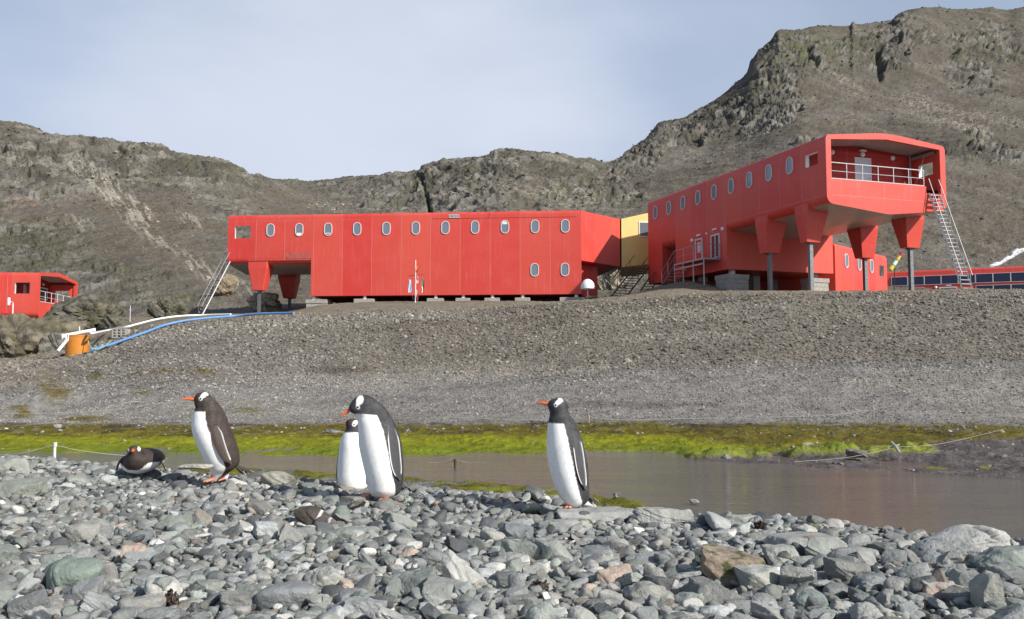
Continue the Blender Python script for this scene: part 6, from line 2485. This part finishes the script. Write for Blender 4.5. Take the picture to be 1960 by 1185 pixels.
# --- the bowing penguin of the pair
FL3L = [(738, 806), (739, 820), (742, 848), (746, 880), (753, 904), (763, 917)]
FL3T = [(750, 808), (757, 824), (763, 848), (766, 876), (768, 900), (766, 917)]
p = Pen('tall penguin of the pair, bowing its head to the left', (730, 952), 6.15,
        [(759, 690, 700), (761, 683, 707), (765, 678, 714), (770, 673, 721), (777, 668.5, 730), (785, 666.5, 737), (791, 670, 742), (796, 678, 745), (800, 682, 747), (808, 683, 752), (818, 684, 757), (832, 685, 762.5), (850, 686, 767), (872, 690, 770), (895, 695.7, 771.5), (915, 700.6, 771.5), (928, 703.5, 770), (940, 706, 767), (947, 711, 761), (952, 719, 748)],
        [(759, 5), (763, 12), (770, 17), (785, 21), (797, 27), (815, 35), (850, 42), (900, 44), (935, 38), (947, 28), (952, 14)],
        math.radians(40), [(780, 60), (800, 63), (850, 66), (910, 74), (952, 95)], DARK2)
p.torso(794, [(687.5, 768.5, 6.5, 9.0, 0.35), (683.8, 776.0, 3.4, 5.5, 0.1)], (684.2, 781.5), bib=3.0)
p.flipper(FL3L, FL3T, [('t', 0.12, 0.92, 1.5), ('l', 0.0, 0.92, 1.2)], off=(-2.6, 3.5))
p.flipper(FL3L, FL3T, [('t', 0.12, 0.92, 1.5), ('l', 0.0, 0.92, 1.2)], off=(-2.6, 3.5), mirror=True)
p.tail((764, 928), [(785, 935, -2), (780, 939, -7), (776, 941, 3), (782, 937, 6), (772, 941, -3)], WHITE * 0.7, 5, 5.5)
p.foot(712, 4, 951, math.radians(20), 26)
p.foot(741, -16, 955, math.radians(62), 24)
p.finish()
p.beak((668.5, 787.5), (650.5, 798.5), 4.6)
p.eye(684.2, 781.5, 2.1)

# --- the half hidden penguin of the pair
p = Pen('half hidden penguin of the pair, standing behind the bowing one', (674, 951), 7.0,
        [(804.5, 669, 677), (806.5, 663, 682), (810, 660.5, 685), (815, 660, 687), (820, 661, 688), (825, 660, 690), (830, 657.5, 694), (837, 653.5, 698), (848, 650, 702), (864, 648, 705), (888, 645.5, 708), (911, 645, 709), (928, 648, 706), (940, 654, 700), (951, 664, 688)],
        [(804, 4), (808, 12), (815, 15), (824, 16), (835, 25), (860, 32), (910, 34), (940, 26), (951, 12)],
        math.radians(62), [(820, 72), (835, 74), (900, 78), (951, 100)], DARK2)
p.torso(829, [(678.5, 811, 5.0, 4.0, -0.3)], (676, 814.5), bib=0.8)
FL2L = [(690, 846), (694, 870), (698, 895), (702, 925)]
FL2T = [(700, 846), (707, 870), (711, 895), (711, 925)]
p.flipper(FL2L, FL2T, [('t', 0.1, 0.95, 1.2)], off=(-2.6, 3))
p.flipper(FL2L, FL2T, [('t', 0.1, 0.95, 1.2)], off=(-2.6, 3), mirror=True)
p.foot(668, -10, 951, math.radians(60), 20)
p.foot(684, -12, 951, math.radians(70), 20)
p.finish()
p.beak((663, 811.5), (655.5, 810), 3.4)
p.eye(676, 814.5, 1.7)

# --- the walking penguin on the left
FL1L = [(405, 812), (401, 828), (405, 846), (413, 862), (423, 877), (440, 887)]
FL1T = [(415, 813), (424, 832), (429, 848), (434, 862), (439, 874), (443, 886)]
p = Pen('walking penguin on the left, leaning forward with its flipper swept back', (410, 919), 6.9,
        [(753, 381, 390), (755, 375, 394), (758, 371, 399), (762, 369, 403), (768, 368.5, 409), (775, 369, 416), (782, 371, 421), (788, 369, 425), (796, 367, 429), (804, 365.7, 432.5), (814, 364.6, 436), (825, 365.6, 441.5), (836, 369, 446.5), (855, 376.5, 453), (871, 384.5, 457), (882, 390.5, 458), (890, 394.5, 456.5), (897, 399, 450), (904, 402.5, 440), (911, 405, 428), (917, 407, 418), (920, 408, 415)],
        [(753, 4), (757, 11), (763, 16), (775, 18), (785, 21), (796, 28), (815, 33), (850, 37), (880, 35), (897, 28), (908, 16), (920, 6)],
        math.radians(14), [(780, 58), (800, 62), (850, 74), (890, 82), (905, 95), (920, 130)], DARK1)
p.torso(789, [(386.5, 758.5, 7.0, 4.0, -0.75), (390.5, 756.2, 4.6, 2.6, 0.4)], (381, 765), bib=0.5)
p.flipper(FL1L, FL1T, [('t', 0.05, 0.92, 1.6)], off=(-2.6, 7), th=2.8)
p.flipper(FL1L, FL1T, [('t', 0.05, 0.92, 1.6)], off=(-2.6, 7), th=2.8, mirror=True)
p.tail((450, 893), [(489, 907, 0), (484, 909, -5), (478, 911, 4), (486, 905, 6), (472, 911, -6), (493, 906, 2), (466, 912, 0)], WHITE * 0.8, 6, 6.5)
p.rod([(428, 8, 893), (432, 9, 906), (431, 9, 917)], [11, 7, 5], WHITE * 0.8, 1, 12)
p.foot(408, -4, 922, math.radians(12), 20)
p.foot(431, 9, 922, math.radians(5), 18)
p.finish()
p.beak((371, 766.6), (346, 765.5), 4.1)
p.eye(381, 765)

# --- the lying penguin: body laid along the sight line, head raised towards the camera
p = Pen('penguin lying on its belly at the far left of the group, head up', (268, 905), 7.2, [(850, 0, 1), (900, 0, 1)], [(850, 1), (900, 1)], 0, [(0, 60)], DARK1)
spine = [(300, 118, 889, 3, 3), (297, 104, 888, 13, 8), (292, 84, 886, 25, 15), (285, 58, 883, 34, 19.5), (276, 28, 881, 39, 22.5), (270, 4, 881, 39.5, 23), (265, -14, 880, 36, 21.5), (261, -27, 878, 27, 19), (258.5, -33, 873, 19.5, 16), (257, -34, 866, 15, 14), (256, -35, 860, 13, 13.5), (255, -36, 854, 11.5, 12), (254.7, -36, 850, 7, 8), (254.6, -36, 848.2, 2, 2)]
sp = np.array(spine, float)
ti2 = np.linspace(0, len(sp) - 1, 120)
sp = np.stack([pchip(np.arange(len(spine)), sp[:, k], ti2) for k in range(5)], -1)
W3 = np.stack([sp[:, 0], sp[:, 1], -sp[:, 2]], -1)
NS = 100
a = np.linspace(0, 2 * np.pi, NS, endpoint=False)
tg = np.gradient(W3, axis=0)
tg /= np.linalg.norm(tg, axis=1, keepdims=True)
tg = np.stack([np.convolve(np.pad(tg[:, k], 6, 'edge'), np.ones(13) / 13, 'valid') for k in range(3)], -1)
tg /= np.linalg.norm(tg, axis=1, keepdims=True)
side = np.cross(tg, np.array([0, 0.6, 1.0]))
side /= np.linalg.norm(side, axis=1, keepdims=True)
upv = np.cross(side, tg)
G = W3[:, None] + side[:, None] * (sp[:, 3, None] * np.cos(a))[..., None] + upv[:, None] * (sp[:, 4, None] * np.sin(a))[..., None]
X, Dp, Y = G[..., 0].ravel(), G[..., 1].ravel(), -G[..., 2].ravel()
yb = 894.5 - 13 * sstep(8, 30, np.abs(X - 256)) + 2 * (Dp > 30)
wt = (Y - yb) + 0.8 * fbm(X * 0.3, Y * 0.3, 3, 540)
wt = np.minimum(wt, (112 - Dp) * 0.5)
hd = np.minimum(1.0 * (862 - Y), 3.0)
for sx_, ex, ey in ((-1, 243.2, 857.5), (1, 265.2, 855.0)):
    rr = np.sqrt(((X - ex) / 3.0) ** 2 + ((Y - ey + 1.0) / 4.4) ** 2)
    wt = np.maximum(wt, np.where(Dp < 0, (1 - rr) * 3.2, -9))
dk = DARK1 * (1 + 0.3 * fbm(X * 0.1, Y * 0.1 + Dp * 0.05, 3, 550))[:, None]
p.put(p.W(X, Dp, Y), ring_faces(len(sp), NS), smooth_mix(wt, dk, 0, None))


def plate_flipper(pen, pts, wid, stripe):
    """flat tapered flipper along (x, depth, y) points"""
    q = np.array(pts, float)
    t_ = np.linspace(0, len(q) - 1, 16)
    q = np.stack([pchip(np.arange(len(pts)), q[:, k], t_) for k in range(3)], -1)
    wv = np.interp(t_, np.arange(len(wid)), wid)
    for k, (dx, dd, dy) in enumerate(((0, 0, 0),)):
        vs, cs = [], []
        for i in range(len(q)):
            for an in np.linspace(0, 2 * np.pi, 14, endpoint=False):
                vs.append(pen.W(q[i, 0] + 2.0 * math.cos(an) * 0.9, q[i, 1] + wv[i] * math.sin(an), q[i, 2] + 2.0 * math.cos(an) * 0.6))
                cs.append(WHITE * 0.6 if (stripe and math.sin(an) > 0.93) else pen.dark * 1.2)
        pen.put(np.array(vs), ring_faces(len(q), 14), np.array(cs))


plate_flipper(p, [(294, 2, 868), (303, 0, 876), (311, -3, 888), (317, -5, 900)], [12, 14, 11, 3], True)
plate_flipper(p, [(239, 2, 870), (231, 0, 878), (226, -2, 887), (224, -4, 895)], [11, 13, 10, 3], True)
p.tail((300, 889), [(308, 892, 140), (302, 893, 142), (314, 892, 138), (306, 894, 136)], None, 7, 4)
p.finish()
m = MB()
vs = []
for k in range(10):
    t = k / 9
    for q in range(12):
        an = 2 * math.pi * q / 12
        r = 4.0 * (1 - 0.62 * t - 0.2 * t ** 5)
        vs.append(p.W(254.0 - 2.0 * t + 0.95 * r * math.cos(an), -45 - 20 * t, 857.0 + 0.5 * t - r * math.sin(an)))
m.add(vs, [tuple(f) for f in ring_faces(10, 12)] + [tuple(range(12)), tuple(range(108, 120))])
m.build('beak', M['beak'], p.obj, 1, 60)
p.obj.location.z -= 0.010
D, fc = ICO[3]
for ex, ey, dd in ((243.6, 858.5, -39.5), (264.6, 856.0, -40.5)):
    m = MB()
    m.add(D * 1.8 * p.sz + p.W(ex, dd, ey), [tuple(f) for f in fc])
    m.build('eye', M['eye'], p.obj, 1, 180)
